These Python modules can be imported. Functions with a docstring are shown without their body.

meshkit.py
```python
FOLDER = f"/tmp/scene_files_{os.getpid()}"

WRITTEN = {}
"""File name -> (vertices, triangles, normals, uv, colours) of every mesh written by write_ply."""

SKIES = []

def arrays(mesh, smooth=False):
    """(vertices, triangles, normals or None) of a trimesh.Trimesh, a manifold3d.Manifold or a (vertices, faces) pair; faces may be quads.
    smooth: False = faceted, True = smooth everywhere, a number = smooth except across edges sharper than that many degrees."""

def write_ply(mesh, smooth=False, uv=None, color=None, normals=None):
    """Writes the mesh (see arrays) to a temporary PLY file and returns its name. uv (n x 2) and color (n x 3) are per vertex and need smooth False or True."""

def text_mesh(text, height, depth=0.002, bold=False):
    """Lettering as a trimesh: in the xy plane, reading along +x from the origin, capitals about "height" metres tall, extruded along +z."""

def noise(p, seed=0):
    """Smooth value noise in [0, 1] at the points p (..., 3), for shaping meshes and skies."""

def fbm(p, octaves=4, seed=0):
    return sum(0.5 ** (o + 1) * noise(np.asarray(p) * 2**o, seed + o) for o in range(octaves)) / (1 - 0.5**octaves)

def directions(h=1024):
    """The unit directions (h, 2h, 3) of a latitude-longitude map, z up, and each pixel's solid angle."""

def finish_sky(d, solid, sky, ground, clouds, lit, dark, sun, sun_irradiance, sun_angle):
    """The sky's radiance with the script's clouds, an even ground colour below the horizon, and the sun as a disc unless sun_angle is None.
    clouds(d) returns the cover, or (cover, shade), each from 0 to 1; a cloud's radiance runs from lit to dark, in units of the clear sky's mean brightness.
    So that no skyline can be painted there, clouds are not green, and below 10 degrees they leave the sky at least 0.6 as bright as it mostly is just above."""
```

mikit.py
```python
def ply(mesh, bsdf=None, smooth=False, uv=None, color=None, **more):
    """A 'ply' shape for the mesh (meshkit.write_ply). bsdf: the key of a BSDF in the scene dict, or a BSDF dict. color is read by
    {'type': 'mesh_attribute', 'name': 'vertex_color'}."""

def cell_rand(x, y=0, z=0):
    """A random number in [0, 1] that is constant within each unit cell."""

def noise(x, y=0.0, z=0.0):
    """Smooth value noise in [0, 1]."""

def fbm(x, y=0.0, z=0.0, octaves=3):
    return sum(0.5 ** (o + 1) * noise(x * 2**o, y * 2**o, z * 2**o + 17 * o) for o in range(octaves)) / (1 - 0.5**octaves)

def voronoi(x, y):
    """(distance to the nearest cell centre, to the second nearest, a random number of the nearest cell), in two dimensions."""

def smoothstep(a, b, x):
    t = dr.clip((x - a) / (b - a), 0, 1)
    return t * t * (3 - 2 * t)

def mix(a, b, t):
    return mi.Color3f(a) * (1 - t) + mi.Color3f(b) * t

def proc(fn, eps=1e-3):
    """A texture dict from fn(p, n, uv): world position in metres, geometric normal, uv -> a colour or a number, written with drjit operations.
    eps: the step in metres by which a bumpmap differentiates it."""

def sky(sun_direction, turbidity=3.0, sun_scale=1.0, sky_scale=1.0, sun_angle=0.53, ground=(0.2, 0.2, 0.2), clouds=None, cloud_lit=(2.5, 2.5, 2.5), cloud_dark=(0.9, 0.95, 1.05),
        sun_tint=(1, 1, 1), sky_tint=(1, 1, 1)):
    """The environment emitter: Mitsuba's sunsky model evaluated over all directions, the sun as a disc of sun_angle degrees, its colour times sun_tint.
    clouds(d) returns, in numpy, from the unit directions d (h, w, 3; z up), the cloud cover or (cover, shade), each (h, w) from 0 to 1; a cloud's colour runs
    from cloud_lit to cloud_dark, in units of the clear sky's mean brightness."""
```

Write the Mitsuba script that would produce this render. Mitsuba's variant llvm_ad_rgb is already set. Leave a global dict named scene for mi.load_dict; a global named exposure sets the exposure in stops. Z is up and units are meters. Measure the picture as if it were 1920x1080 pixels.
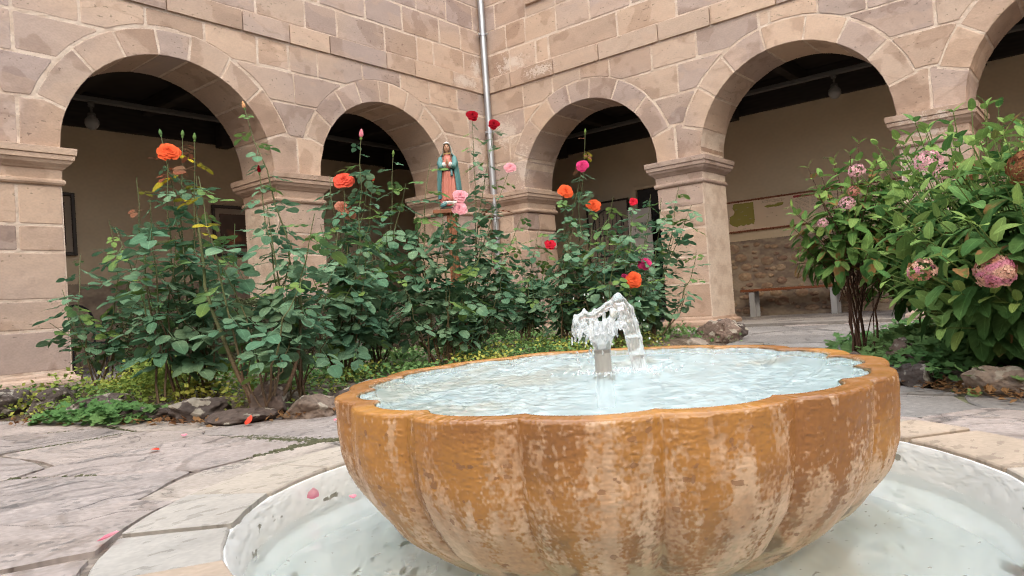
import math, numpy as np, trimesh, shapely, drjit as dr, mitsuba as mi, mikit, meshkit
from shapely.geometry import Polygon, MultiPolygon, Point, MultiPoint, LineString, box
from shapely.ops import voronoi_diagram, unary_union
from mikit import noise, fbm, voronoi, cell_rand, smoothstep, mix, proc

# ---------------------------------------------------------------- camera, sky, exposure
T = mi.ScalarTransform4f
scene, labels = {'type': 'scene'}, {}
YAW, PITCH, ROLL = 0.6896, 0.0208, -0.0687
CAM = np.array([-11.761, -10.0435, 0.65])
FW = np.array([math.cos(PITCH) * math.cos(YAW), math.cos(PITCH) * math.sin(YAW), math.sin(PITCH)])
_r = np.cross(FW, [0, 0, 1]); _r /= np.linalg.norm(_r); _u = np.cross(_r, FW)
UP = -_r * math.sin(ROLL) + _u * math.cos(ROLL)
scene['camera'] = {'type': 'perspective', 'fov': 70.23, 'fov_axis': 'x', 'near_clip': 0.05, 'far_clip': 400.0,
                   'to_world': T().look_at(origin=CAM.tolist(), target=(CAM + FW).tolist(), up=UP.tolist())}
scene['sky'] = mikit.sky([-0.62, -0.52, 0.70], turbidity=3, sun_scale=0.16, sun_angle=34, clouds=lambda d: 1.0,
                         cloud_lit=(2.30, 2.47, 2.68), cloud_dark=(2.30, 2.47, 2.68), ground=(0.2, 0.19, 0.18))
exposure = 3.4

# ---------------------------------------------------------------- helpers
rng = np.random.default_rng(11)
def cross2(a, b): a, b = np.asarray(a), np.asarray(b); return a[..., 0] * b[..., 1] - a[..., 1] * b[..., 0]
_count = {}
def num(base):
    n = _count.get(base, 0); _count[base] = n + 1
    return base if n == 0 else f'{base}_{n:03d}'
def obj(name, mesh, bsdf, parent=None, smooth=False, uv=None, tw=None):
    key = num((parent + '__' if parent else '') + name)
    d = mesh if isinstance(mesh, dict) else mikit.ply(mesh, bsdf, smooth=smooth, uv=uv)
    d = dict(d)
    if isinstance(mesh, dict) and bsdf is not None: d['bsdf'] = {'type': 'ref', 'id': bsdf}
    if tw is not None: d['to_world'] = tw
    scene[key] = d
    return key
def thing(name, label=None, cat=None, group=None, kind=None):
    key = num(name); tag(key, label, cat, group, kind); return key
def tag(key, label=None, cat=None, group=None, kind=None):
    d = {}
    if label: d['label'] = label
    if cat: d['category'] = cat
    if group: d['group'] = group
    if kind: d['kind'] = kind
    labels[key] = d; return key
def cat(ms):
    ms = [m for m in ms if m is not None]
    V, F, n = [], [], 0
    for m in ms:
        v, f = (m.vertices, m.faces) if hasattr(m, 'vertices') else m
        V.append(np.asarray(v)); F.append(np.asarray(f) + n); n += len(v)
    return np.vstack(V), np.vstack(F)
def xf(m, M):
    v, f = (m.vertices, m.faces) if hasattr(m, 'vertices') else m
    return np.asarray(v) @ M[:3, :3].T + M[:3, 3], np.asarray(f)
def bx(x0, x1, y0, y1, z0, z1, bev=0.0):
    if bev <= 0:
        m = trimesh.creation.box(bounds=[[x0, y0, z0], [x1, y1, z1]]); return m.vertices, m.faces
    pts = []
    for a in (x0, x1):
        for b in (y0, y1):
            for c in (z0, z1):
                sx, sy, sz = (1 if a == x0 else -1), (1 if b == y0 else -1), (1 if c == z0 else -1)
                pts += [[a + sx * bev, b + sy * bev, c], [a + sx * bev, b, c + sz * bev], [a, b + sy * bev, c + sz * bev]]
    h = trimesh.convex.convex_hull(np.array(pts)); return h.vertices, h.faces
def frame(o, x, up):
    x = np.asarray(x, float); x = x / np.linalg.norm(x)
    y = np.cross(up, x); n = np.linalg.norm(y)
    y = np.cross([1, 0.2, 0], x) if n < 1e-6 else y
    y /= np.linalg.norm(y); z = np.cross(x, y)
    M = np.eye(4); M[:3, 0], M[:3, 1], M[:3, 2], M[:3, 3] = x, y, z, o
    return M
def tube(P, R, n=6, cap=True):
    P = np.asarray(P, float); R = np.broadcast_to(R, (len(P),))
    t = np.gradient(P, axis=0); t /= np.maximum(np.linalg.norm(t, axis=1, keepdims=True), 1e-9)
    ref = np.array([0.31, 0.87, 0.13]); V = []
    for i in range(len(P)):
        a = np.cross(t[i], ref); a /= np.linalg.norm(a); b = np.cross(t[i], a)
        ang = np.arange(n) * 2 * np.pi / n
        V.append(P[i] + R[i] * (np.cos(ang)[:, None] * a + np.sin(ang)[:, None] * b))
    V = np.vstack(V); F = []
    for i in range(len(P) - 1):
        for k in range(n):
            a, b = i * n + k, i * n + (k + 1) % n
            F += [[a, b, b + n], [a, b + n, a + n]]
    if cap:
        for k in range(1, n - 1):
            F += [[0, k + 1, k], [(len(P) - 1) * n, (len(P) - 1) * n + k, (len(P) - 1) * n + k + 1]]
    return V, np.array(F)
def lathe(prof, n=48, c=(0, 0)):
    prof = np.asarray(prof, float); a = np.arange(n) * 2 * np.pi / n
    V = np.stack([c[0] + prof[:, 0, None] * np.cos(a), c[1] + prof[:, 0, None] * np.sin(a), np.repeat(prof[:, 1, None], n, 1)], -1).reshape(-1, 3)
    F = []
    for i in range(len(prof) - 1):
        for k in range(n):
            p, q = i * n + k, i * n + (k + 1) % n
            F += [[p, q, q + n], [p, q + n, p + n]]
    return V, np.array(F)
def grid_faces(nu, nv, wrap=False):
    i, j = np.meshgrid(np.arange(nu - 1), np.arange(nv if wrap else nv - 1), indexing='ij')
    a = (i * nv + j).ravel(); b = (i * nv + (j + 1) % nv).ravel()
    return np.vstack([np.stack([a, b, b + nv], 1), np.stack([a, b + nv, a + nv], 1)])
def loft(polys):            # polys: list of (coords n x 2, z), same count, CCW, bottom to top; capped
    n = len(polys[0][0]); V = np.vstack([np.c_[c, np.full(n, z)] for c, z in polys]); F = grid_faces(len(polys), n, True)
    tri = trimesh.creation.triangulate_polygon(Polygon(polys[0][0]), engine='earcut')
    tv, tf = np.asarray(tri[0]), np.asarray(tri[1])
    idx = np.array([np.argmin(((polys[0][0] - q) ** 2).sum(1)) for q in tv])
    g = idx[tf]; ar = np.array([cross2(polys[0][0][t[1]] - polys[0][0][t[0]], polys[0][0][t[2]] - polys[0][0][t[0]]) for t in g])
    g[ar < 0] = g[ar < 0][:, ::-1]
    return V, np.vstack([F, g[:, ::-1], g + n * (len(polys) - 1)])
def biggest(g):
    if g.is_empty: return None
    return max(g.geoms, key=lambda q: q.area) if hasattr(g, 'geoms') else g
def rough(poly, gap, amp, seed, seg=0.12, rnd=0.02, freq=7.0):
    """a stone's outline: the cell less half the joint, corners eased, edges uneven"""
    p = biggest(poly.buffer(-gap / 2, join_style=2))
    if p is None or p.area < 0.006: return None
    p = biggest(p.buffer(-rnd, join_style=2).buffer(rnd, quad_segs=2))
    if p is None or p.is_empty: return None
    p = shapely.segmentize(p.simplify(0.003), seg)
    c = np.asarray(shapely.geometry.polygon.orient(p).exterior.coords)[:-1]
    t = np.roll(c, -1, 0) - np.roll(c, 1, 0); nrm = np.c_[t[:, 1], -t[:, 0]]; nrm /= np.maximum(np.linalg.norm(nrm, axis=1, keepdims=True), 1e-9)
    d = (meshkit.fbm(np.c_[c * freq, np.full(len(c), seed * 3.7)], 2) - 0.5) * 2 * amp
    c = c + nrm * d[:, None]
    q = Polygon(c)
    return c if q.is_valid else np.asarray(shapely.geometry.polygon.orient(p).exterior.coords)[:-1]
def stone(c, d0, d1, bev=0.008, drop=0.005, tilt=None):
    """a slab in (s, z, depth): face at depth d0 looking towards -depth, outline c counter-clockwise"""
    n = len(c); t = np.roll(c, -1, 0) - np.roll(c, 1, 0); nr = np.c_[-t[:, 1], t[:, 0]]; nr /= np.maximum(np.linalg.norm(nr, axis=1, keepdims=True), 1e-9)
    inner = c + nr * bev
    if not Polygon(inner).is_valid: inner = c
    zt = np.zeros(n) if tilt is None else (inner - c.mean(0)) @ np.asarray(tilt)
    V = np.vstack([np.c_[inner, d0 + zt], np.c_[c, np.full(n, d0 + drop)], np.c_[c, np.full(n, d1)]])
    k = np.arange(n); k1 = (k + 1) % n; F = []
    for a in (0, 1):
        F += [np.stack([a * n + k, (a + 1) * n + k, (a + 1) * n + k1], 1), np.stack([a * n + k, (a + 1) * n + k1, a * n + k1], 1)]
    # side faces for a solid whose face looks along -depth
    side = np.vstack(F)[:, ::-1]
    tv, tf = trimesh.creation.triangulate_polygon(Polygon(inner), engine='earcut')
    tv = np.asarray(tv); tf = np.asarray(tf)
    idx = np.array([np.argmin(((inner - q) ** 2).sum(1)) for q in tv]); g = idx[tf]
    ar = cross2(inner[g[:, 1]] - inner[g[:, 0]], inner[g[:, 2]] - inner[g[:, 0]])
    g[ar > 0] = g[ar > 0][:, ::-1]
    return V, np.vstack([side[:, ::-1] if False else side, g])
def fixed(m):
    """outward-facing triangles for a (nearly) closed solid"""
    v, f = m; v = np.asarray(v, float)
    a, b, c = v[f[:, 0]], v[f[:, 1]], v[f[:, 2]]; o = v.mean(0)
    return (v, f[:, ::-1]) if np.einsum('ij,ij->i', a - o, np.cross(b - o, c - o)).sum() < 0 else (v, f)

# ---------------------------------------------------------------- materials
def bsdf(key, d): scene[key] = d; return key
def prin(key, color, rough=0.7, spec=0.5, bump=None, scale=0.01, eps=2e-3, two=True, **more):
    base = {'type': 'principled', 'base_color': proc(color) if callable(color) else {'type': 'rgb', 'value': list(color)},
            'roughness': proc(rough) if callable(rough) else rough, 'specular': spec, **more}
    if two: base = {'type': 'twosided', 'bsdf': base}
    if bump is not None: base = {'type': 'bumpmap', 'bsdf': base, 'arbitrary': {'type': 'proc', **{k: v for k, v in proc(bump, eps).items() if k != 'type'}}, 'scale': scale}
    return bsdf(key, base)
def blob(p, c, r):
    q = [(p[i] - c[i]) / r[i] for i in range(3)]
    return dr.exp(-(q[0] * q[0] + q[1] * q[1] + q[2] * q[2]))
LIME = [((-0.65, 0, 5.27), (0.55, 0.3, 0.17)), ((-0.28, 0, 5.62), (0.2, 0.3, 0.3)), ((-0.45, 0, 3.9), (0.3, 0.3, 0.45)), ((-0.3, 0, 3.25), (0.3, 0.3, 0.28)),
        ((0, -0.75, 5.62), (0.3, 0.5, 0.22)), ((0, -1.45, 5.27), (0.3, 0.45, 0.15)), ((0, -0.5, 4.2), (0.3, 0.32, 0.45)), ((0, -0.85, 3.5), (0.3, 0.25, 0.5)),
        ((0, -8.2, 2.85), (0.3, 0.5, 0.1)), ((-2.6, 0, 2.0), (0.1, 0.1, 0.1)), ((0, -8.2, 2.66), (0.3, 0.35, 0.06))]
def stone_col(p, n, uv):
    r, q = uv.x, uv.y
    c = mix((0.525, 0.385, 0.290), (0.480, 0.362, 0.285), smoothstep(0.15, 0.45, r))
    c = mix(c, (0.420, 0.300, 0.228), smoothstep(0.62, 0.9, r))
    c = mix(c, (0.40, 0.315, 0.283), smoothstep(0.55, 0.95, noise(p.x * 0.9 + 31, p.y * 0.9, p.z * 0.9)) * 0.7)
    c = mix(c, (0.345, 0.272, 0.252), smoothstep(0.70, 0.80, cell_rand(r * 997, q * 991, 3.0)) * 0.6)
    w = fbm(p.x * 2.1 + r * 40, p.y * 2.1, p.z * 2.1, 3)
    band = fbm(p.x * 1.3 + q * 50, p.y * 1.3, p.z * 5 + w * 3.0, 4)
    c = c * (0.92 + 0.12 * q) * (0.90 + 0.20 * band)
    c = mix(c, c * mi.Color3f(0.80, 0.76, 0.74), smoothstep(0.56, 0.62, fbm(p.x * 2.4 + q * 90, p.y * 2.4, p.z * 1.9, 4)) * 0.85)
    vein = dr.abs(fbm(p.x * 1.6 + r * 70, p.y * 1.6, p.z * 2.6, 3) - 0.5)
    c = mix(c, c * mi.Color3f(0.72, 0.66, 0.62), smoothstep(0.030, 0.004, vein) * smoothstep(0.5, 0.8, q) * smoothstep(0.45, 0.65, noise(p.x * 2.7, p.y * 2.7, p.z * 2.7 + 9)) * 0.45)
    c = mix(c, mi.Color3f(0.5, 0.36, 0.27), smoothstep(0.60, 0.63, fbm(p.x * 1.7 + 9, p.y * 1.7, p.z * 2.6 + q * 20, 3)) * 0.28)
    c = c * (0.93 + 0.14 * noise(p.x * 60, p.y * 60, p.z * 60))
    c = mix(c, c * 0.6, smoothstep(0.86, 0.90, noise(p.x * 26 + 5, p.y * 26, p.z * 34)) * smoothstep(0.5, 0.65, noise(p.x * 3, p.y * 3 + 7, p.z * 3)))
    m = mi.Float(0)
    for k in LIME: m = dr.maximum(m, blob(p, *k))
    g = 0.55 * fbm(p.x * 14, p.y * 14, p.z * 8, 4) + 0.45 * noise(p.x * 75, p.y * 75, p.z * 55)
    return mix(c, (0.60, 0.52, 0.455), smoothstep(0.0, 0.12, g - 0.80 + 0.48 * m) * 0.75)
def stone_bump(p, n, uv):
    return fbm(p.x * 9 + uv.x * 30, p.y * 9, p.z * 9, 4) + 0.35 * noise(p.x * 45, p.y * 45, p.z * 45) + 0.25 * fbm(p.x * 2, p.y * 2, p.z * 14, 2)
prin('stone_mat', stone_col, 0.85, 0.3, stone_bump, 0.006)
def mortar_col(p, n, uv):
    f = fbm(p.x * 5, p.y * 5, p.z * 5, 4)
    return mix((0.60, 0.495, 0.41), (0.51, 0.40, 0.32), smoothstep(0.4, 0.68, f)) * (0.9 + 0.2 * noise(p.x * 50, p.y * 50, p.z * 50))
prin('mortar_mat', mortar_col, 0.9, 0.2, lambda p, n, uv: fbm(p.x * 22, p.y * 22, p.z * 22, 4), 0.02)
def plaster_col(p, n, uv):
    f = fbm(p.x * 0.9, p.y * 0.9, p.z * 0.9, 4)
    return mix((0.60, 0.475, 0.325), (0.53, 0.415, 0.28), f) * (0.96 + 0.08 * noise(p.x * 30, p.y * 30, p.z * 30))
prin('plaster_mat', plaster_col, 0.8, 0.3, lambda p, n, uv: fbm(p.x * 4, p.y * 4, p.z * 4, 4), 0.01)
def dado_col(p, n, uv):
    f = fbm(p.x * 4, p.y * 4, p.z * 6, 4)
    return mix((0.33, 0.255, 0.185), (0.22, 0.165, 0.125), smoothstep(0.35, 0.65, f)) * (0.85 + 0.3 * noise(p.x * 25, p.y * 25, p.z * 25))
prin('dado_mat', dado_col, 0.9, 0.2, lambda p, n, uv: fbm(p.x * 9, p.y * 9, p.z * 9, 4), 0.04)
def rubble_col(p, n, uv):
    f = fbm(p.x * 8, p.y * 8, p.z * 8, 3)
    return mix(mix((0.36, 0.245, 0.155), (0.24, 0.15, 0.11), uv.x), (0.42, 0.32, 0.22), smoothstep(0.5, 0.7, f) * 0.7) * (0.8 + 0.4 * noise(p.x * 30, p.y * 30, p.z * 30))
prin('rubble_mat', rubble_col, 0.9, 0.2, lambda p, n, uv: fbm(p.x * 25, p.y * 25, p.z * 25, 3), 0.02)
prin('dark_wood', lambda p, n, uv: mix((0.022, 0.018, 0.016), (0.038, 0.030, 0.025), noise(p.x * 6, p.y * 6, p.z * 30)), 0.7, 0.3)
prin('frame_wood', (0.03, 0.02, 0.014), 0.4)
prin('bench_wood', lambda p, n, uv: mix((0.23, 0.075, 0.03), (0.14, 0.045, 0.02), fbm(p.x * 40, p.y * 3, p.z * 40, 3)), 0.4)
prin('post_wood', lambda p, n, uv: mix((0.30, 0.105, 0.045), (0.17, 0.06, 0.03), fbm(p.x * 22, p.y * 22, p.z * 3, 3)), 0.55, bump=lambda p, n, uv: fbm(p.x * 40, p.y * 40, p.z * 4, 3), scale=0.01)
prin('steel_grey', (0.42, 0.42, 0.42), 0.4, metallic=0.3)
bsdf('zinc', {'type': 'principled', 'base_color': proc(lambda p, n, uv: mix((0.50, 0.51, 0.53), (0.36, 0.37, 0.39), fbm(p.x * 8, p.y * 8, p.z * 2.5, 3))), 'roughness': 0.38, 'metallic': 0.8, 'specular': 0.5})
prin('grey_plastic', (0.36, 0.34, 0.31), 0.35)
prin('grey_collar', (0.22, 0.20, 0.18), 0.4)
bsdf('lamp_glass', {'type': 'principled', 'base_color': {'type': 'rgb', 'value': [0.26, 0.255, 0.25]}, 'roughness': 0.12, 'specular': 0.6})
prin('conduit_mat', (0.11, 0.105, 0.10), 0.6)
prin('black_metal_and_shade', (0.015, 0.015, 0.016), 0.4)
def flag_layers(p, uv):
    w = fbm(p.x * 1.3 + uv.x * 30, p.y * 1.3, 2.0, 3)
    return fbm(p.x * 2.3 + w * 2.2, p.y * 2.0 + uv.y * 30 + w, 3.0, 4)
def flag_col(p, n, uv):
    r, q = uv.x, uv.y
    c = mix((0.315, 0.260, 0.236), (0.285, 0.250, 0.232), dr.minimum(r, 1.0)); c = mix(c, (0.345, 0.298, 0.260), smoothstep(0.66, 0.95, q)); c = mix(c, (0.26, 0.228, 0.215), smoothstep(0.3, 0.05, q)); c = mix(c, mi.Color3f(0.185, 0.172, 0.165) * (0.85 + 0.4 * q), smoothstep(1.2, 1.3, r))
    lay = flag_layers(p, uv)
    c = c * (0.86 + 0.26 * lay)
    edge = smoothstep(0.006, 0.0015, dr.abs(lay - 0.50)) + smoothstep(0.005, 0.0015, dr.abs(lay - 0.62))
    c = mix(c, c * 0.45, dr.minimum(edge, 1.0) * smoothstep(0.5, 0.65, noise(p.x * 3.1, p.y * 3.1, 9.0)) * 0.7)
    cr = dr.abs(fbm(p.x * 1.15 + q * 60, p.y * 1.15 + r * 40, 6.0, 4) - 0.5)
    c = mix(c, c * 0.42, smoothstep(0.0055, 0.0015, cr) * 0.75)
    c = mix(c, c * 1.28, smoothstep(0.55, 0.62, fbm(p.x * 5 + q * 40, p.y * 5, 1.0, 4)) * smoothstep(0.35, 0.6, noise(p.x * 40, p.y * 40, 3.0)) * 0.55)
    c = mix(c, (0.17, 0.155, 0.145), smoothstep(0.60, 0.66, fbm(p.x * 7 + 30, p.y * 9 + r * 50, 2.0, 4)) * smoothstep(0.45, 0.65, noise(p.x * 55, p.y * 55, 4.0)) * 0.7)
    return c * (0.88 + 0.24 * noise(p.x * 70, p.y * 70, 1.0))
def flag_bump(p, n, uv):
    lay = flag_layers(p, uv)
    return lay + 0.5 * smoothstep(0.495, 0.505, lay) + 0.35 * smoothstep(0.615, 0.625, lay) + 0.2 * fbm(p.x * 24, p.y * 24, 1.0, 3)
prin('flag_mat', flag_col, 0.72, 0.4, flag_bump, 0.006)
def joint_col(p, n, uv):
    f = fbm(p.x * 3, p.y * 3, 1.0, 4)
    c = mix((0.28, 0.235, 0.205), (0.15, 0.125, 0.105), smoothstep(0.35, 0.6, f))
    return mix(c, (0.11, 0.13, 0.06), smoothstep(0.52, 0.62, fbm(p.x * 2 + 40, p.y * 2, 4.0, 4)) * 0.7) * (0.7 + 0.6 * noise(p.x * 60, p.y * 60, 1.0))
prin('joint_mat', joint_col, 0.95, 0.2, lambda p, n, uv: fbm(p.x * 25, p.y * 25, p.z * 25, 4), 0.03)
def soil_col(p, n, uv):
    f = fbm(p.x * 6, p.y * 6, p.z * 6, 4)
    return mix((0.10, 0.075, 0.055), (0.19, 0.155, 0.125), smoothstep(0.35, 0.7, f)) * (0.6 + 0.8 * noise(p.x * 45, p.y * 45, p.z * 45))
prin('soil_mat', soil_col, 0.95, 0.2, lambda p, n, uv: fbm(p.x * 18, p.y * 18, p.z * 18, 4), 0.06)
def gfloor_col(p, n, uv):
    f = fbm(p.x * 2, p.y * 2, p.z * 2, 4)
    return mix((0.20, 0.18, 0.165), (0.12, 0.105, 0.10), smoothstep(0.35, 0.7, f)) * (0.85 + 0.3 * noise(p.x * 40, p.y * 40, p.z * 40))
prin('gallery_floor_mat', gfloor_col, 0.7, 0.4, lambda p, n, uv: fbm(p.x * 8, p.y * 8, p.z * 8, 4), 0.02)
def coping_col(p, n, uv):
    r, q = uv.x, uv.y
    c = mix((0.375, 0.328, 0.275), (0.365, 0.345, 0.315), smoothstep(0.45, 0.55, r)); c = mix(c, (0.385, 0.305, 0.235), smoothstep(0.78, 0.9, r))
    f = fbm(p.x * 3 + q * 30, p.y * 9, 1.0, 4)
    c = c * (0.82 + 0.34 * f)
    c = mix(c, c * 0.6, smoothstep(0.63, 0.69, fbm(p.x * 14 + 7, p.y * 34, q * 9, 3)) * 0.6)
    return c * (0.93 + 0.14 * noise(p.x * 80, p.y * 80, 1.0))
prin('coping_mat', coping_col, 0.65, 0.4, lambda p, n, uv: fbm(p.x * 6, p.y * 16, uv.x * 9, 4), 0.01)
def white_col(p, n, uv):
    c = mix((0.76, 0.77, 0.76), (0.68, 0.69, 0.67), fbm(p.x * 4, p.y * 4, p.z * 4, 4))
    c = mix(c, (0.60, 0.56, 0.47), smoothstep(0.56, 0.72, fbm(p.x * 2.5 + 3, p.y * 2.5, p.z * 8, 4)) * 0.6)
    d = fbm(p.x * 9, p.y * 9, p.z * 14, 4)
    c = mix(c, (0.15, 0.14, 0.10), smoothstep(0.76, 0.80, d + 0.12 * dr.exp(-dr.square((p.z + 0.112) / 0.022)) * noise(p.x * 2.3, p.y * 2.3, 7.0)) * 0.85)
    return c
def white_bump(p, n, uv):
    a = dr.atan2(p.y + 8.6457, p.x + 9.592)
    return 0.5 * fbm(a * 34, p.z * 70, 2.0, 4) + 0.6 * fbm(p.x * 34, p.y * 34, p.z * 34, 3)
prin('white_wall_mat', white_col, 0.6, 0.4, white_bump, 0.012)
def poolfloor_col(p, n, uv):
    a = p.x * 0.8 + p.y * 0.6; b = p.y * 0.8 - p.x * 0.6
    c = mix((0.74, 0.80, 0.79), (0.68, 0.735, 0.72), fbm(p.x * 2, p.y * 2, 1.0, 4))
    c = mix(c, (0.53, 0.52, 0.44), smoothstep(0.54, 0.74, fbm(a * 1.2 + 5, b * 4, 3.0, 4)) * 0.7)
    c = mix(c, (0.22, 0.21, 0.17), smoothstep(0.69, 0.74, fbm(a * 8 + 50, b * 26, 2.0, 3)) * smoothstep(0.42, 0.6, noise(p.x * 2.2, p.y * 2.2, 8.0)) * 0.85)
    return mix(c, (0.25, 0.22, 0.16), smoothstep(0.93, 0.96, noise(p.x * 42 + 9, p.y * 42, 5.0)) * 0.8)
prin('pool_floor_mat', poolfloor_col, 0.6, 0.4, lambda p, n, uv: fbm(p.x * 5, p.y * 5, p.z * 5, 4), 0.012)
prin('lining_mat', lambda p, n, uv: mix(mix((0.61, 0.72, 0.735), (0.54, 0.645, 0.66), fbm(p.x * 5, p.y * 5, p.z * 5, 4)), (0.55, 0.53, 0.44), smoothstep(0.56, 0.7, fbm(p.x * 3.5 + 11, p.y * 6, p.z * 3, 4)) * 0.6), 0.5, 0.4)
BC = np.array([-9.592, -8.6457, 0.39])
def bowl_fields(p):
    a = dr.atan2(p.y - BC[1], p.x - BC[0]) * 16 / math.pi
    st = fbm(a * 1.5 + 3, p.z * 2.0, 1.0, 4)            # long streaks down the lobes
    big = fbm(a * 0.85 + 17, p.z * 4.2, 4.0, 3)
    fine = fbm(p.x * 30, p.y * 30, p.z * 7, 4)
    comb = 0.5 * noise(a * 9, p.z * 150, 2.0) + 0.5 * noise(a * 26, p.z * 170, 5.0)
    lu = dr.abs((a - (221.0 / 180 * math.pi) * 16 / math.pi) * 0.5 - dr.floor((a - (221.0 / 180 * math.pi) * 16 / math.pi) * 0.5) - 0.5) * 2
    grain = noise(p.x * 95, p.y * 95, p.z * 55)
    drip = fbm(a * 3.8 + 60, p.z * 1.3, 6.0, 4)
    worn = big * 0.44 + drip * 0.58 + st * 0.24 + fine * 0.28 + comb * 0.22 + (0.5 * grain + 0.5 * noise(p.x * 170, p.y * 170, p.z * 90)) * 0.40 - smoothstep(-0.02, 0.34, p.z) * 0.30 - 0.09 * lu * lu + 0.045
    return a, st, big, fine, comb, worn
def bowl_col(p, n, uv):
    a, st, big, fine, comb, worn = bowl_fields(p)
    paint = mix((0.40, 0.185, 0.045), (0.29, 0.125, 0.037), smoothstep(0.38, 0.62, fbm(a * 0.8 + 40, p.z * 2.5, 7.0, 4)))
    paint = paint * (0.90 + 0.20 * comb) * (0.80 + 0.4 * st)
    under = mix((0.60, 0.42, 0.28), (0.49, 0.30, 0.175), smoothstep(0.35, 0.65, fbm(a * 3, p.z * 9, 9.0, 4))) * (0.86 + 0.28 * comb) * (0.9 + 0.2 * fine)
    side = smoothstep(0.9, 0.6, n.z)
    drip_fine = fbm(a * 9 + 5, p.z * 7, 2.0, 3); grain = noise(p.x * 110, p.y * 110, p.z * 70)
    c = mix(paint, under, smoothstep(0.86, 1.12, worn) * side * 0.88)
    c = mix(c, under, smoothstep(0.53, 0.66, 0.4 * drip_fine + 0.35 * fine + 0.25 * grain) * side * 0.6)
    c = mix(c, (0.26, 0.125, 0.055), smoothstep(0.715, 0.755, fbm(p.x * 34 + 4, p.y * 34, p.z * 34, 3)) * 0.75 * side)   # chips
    low = smoothstep(0.02, -0.16, p.z + (fine - 0.5) * 0.5 + (st - 0.5) * 0.3)
    c = mix(c, mix((0.46, 0.36, 0.22), (0.17, 0.13, 0.075), smoothstep(0.5, 0.66, fbm(p.x * 13, p.y * 13, p.z * 13, 4))), low * 0.75)
    return c
def bowl_bump(p, n, uv):
    a, st, big, fine, comb, worn = bowl_fields(p)
    return 0.35 * comb + 0.7 * fine - 0.14 * smoothstep(0.93, 1.06, worn)
prin('bowl_mat', bowl_col, lambda p, n, uv: 0.26 + 0.24 * fbm(p.x * 12, p.y * 12, p.z * 12, 3) - 0.24 * smoothstep(0.6, 0.95, n.z), 0.5, bowl_bump, 0.012, clearcoat=0.6, clearcoat_gloss=0.88)
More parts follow.
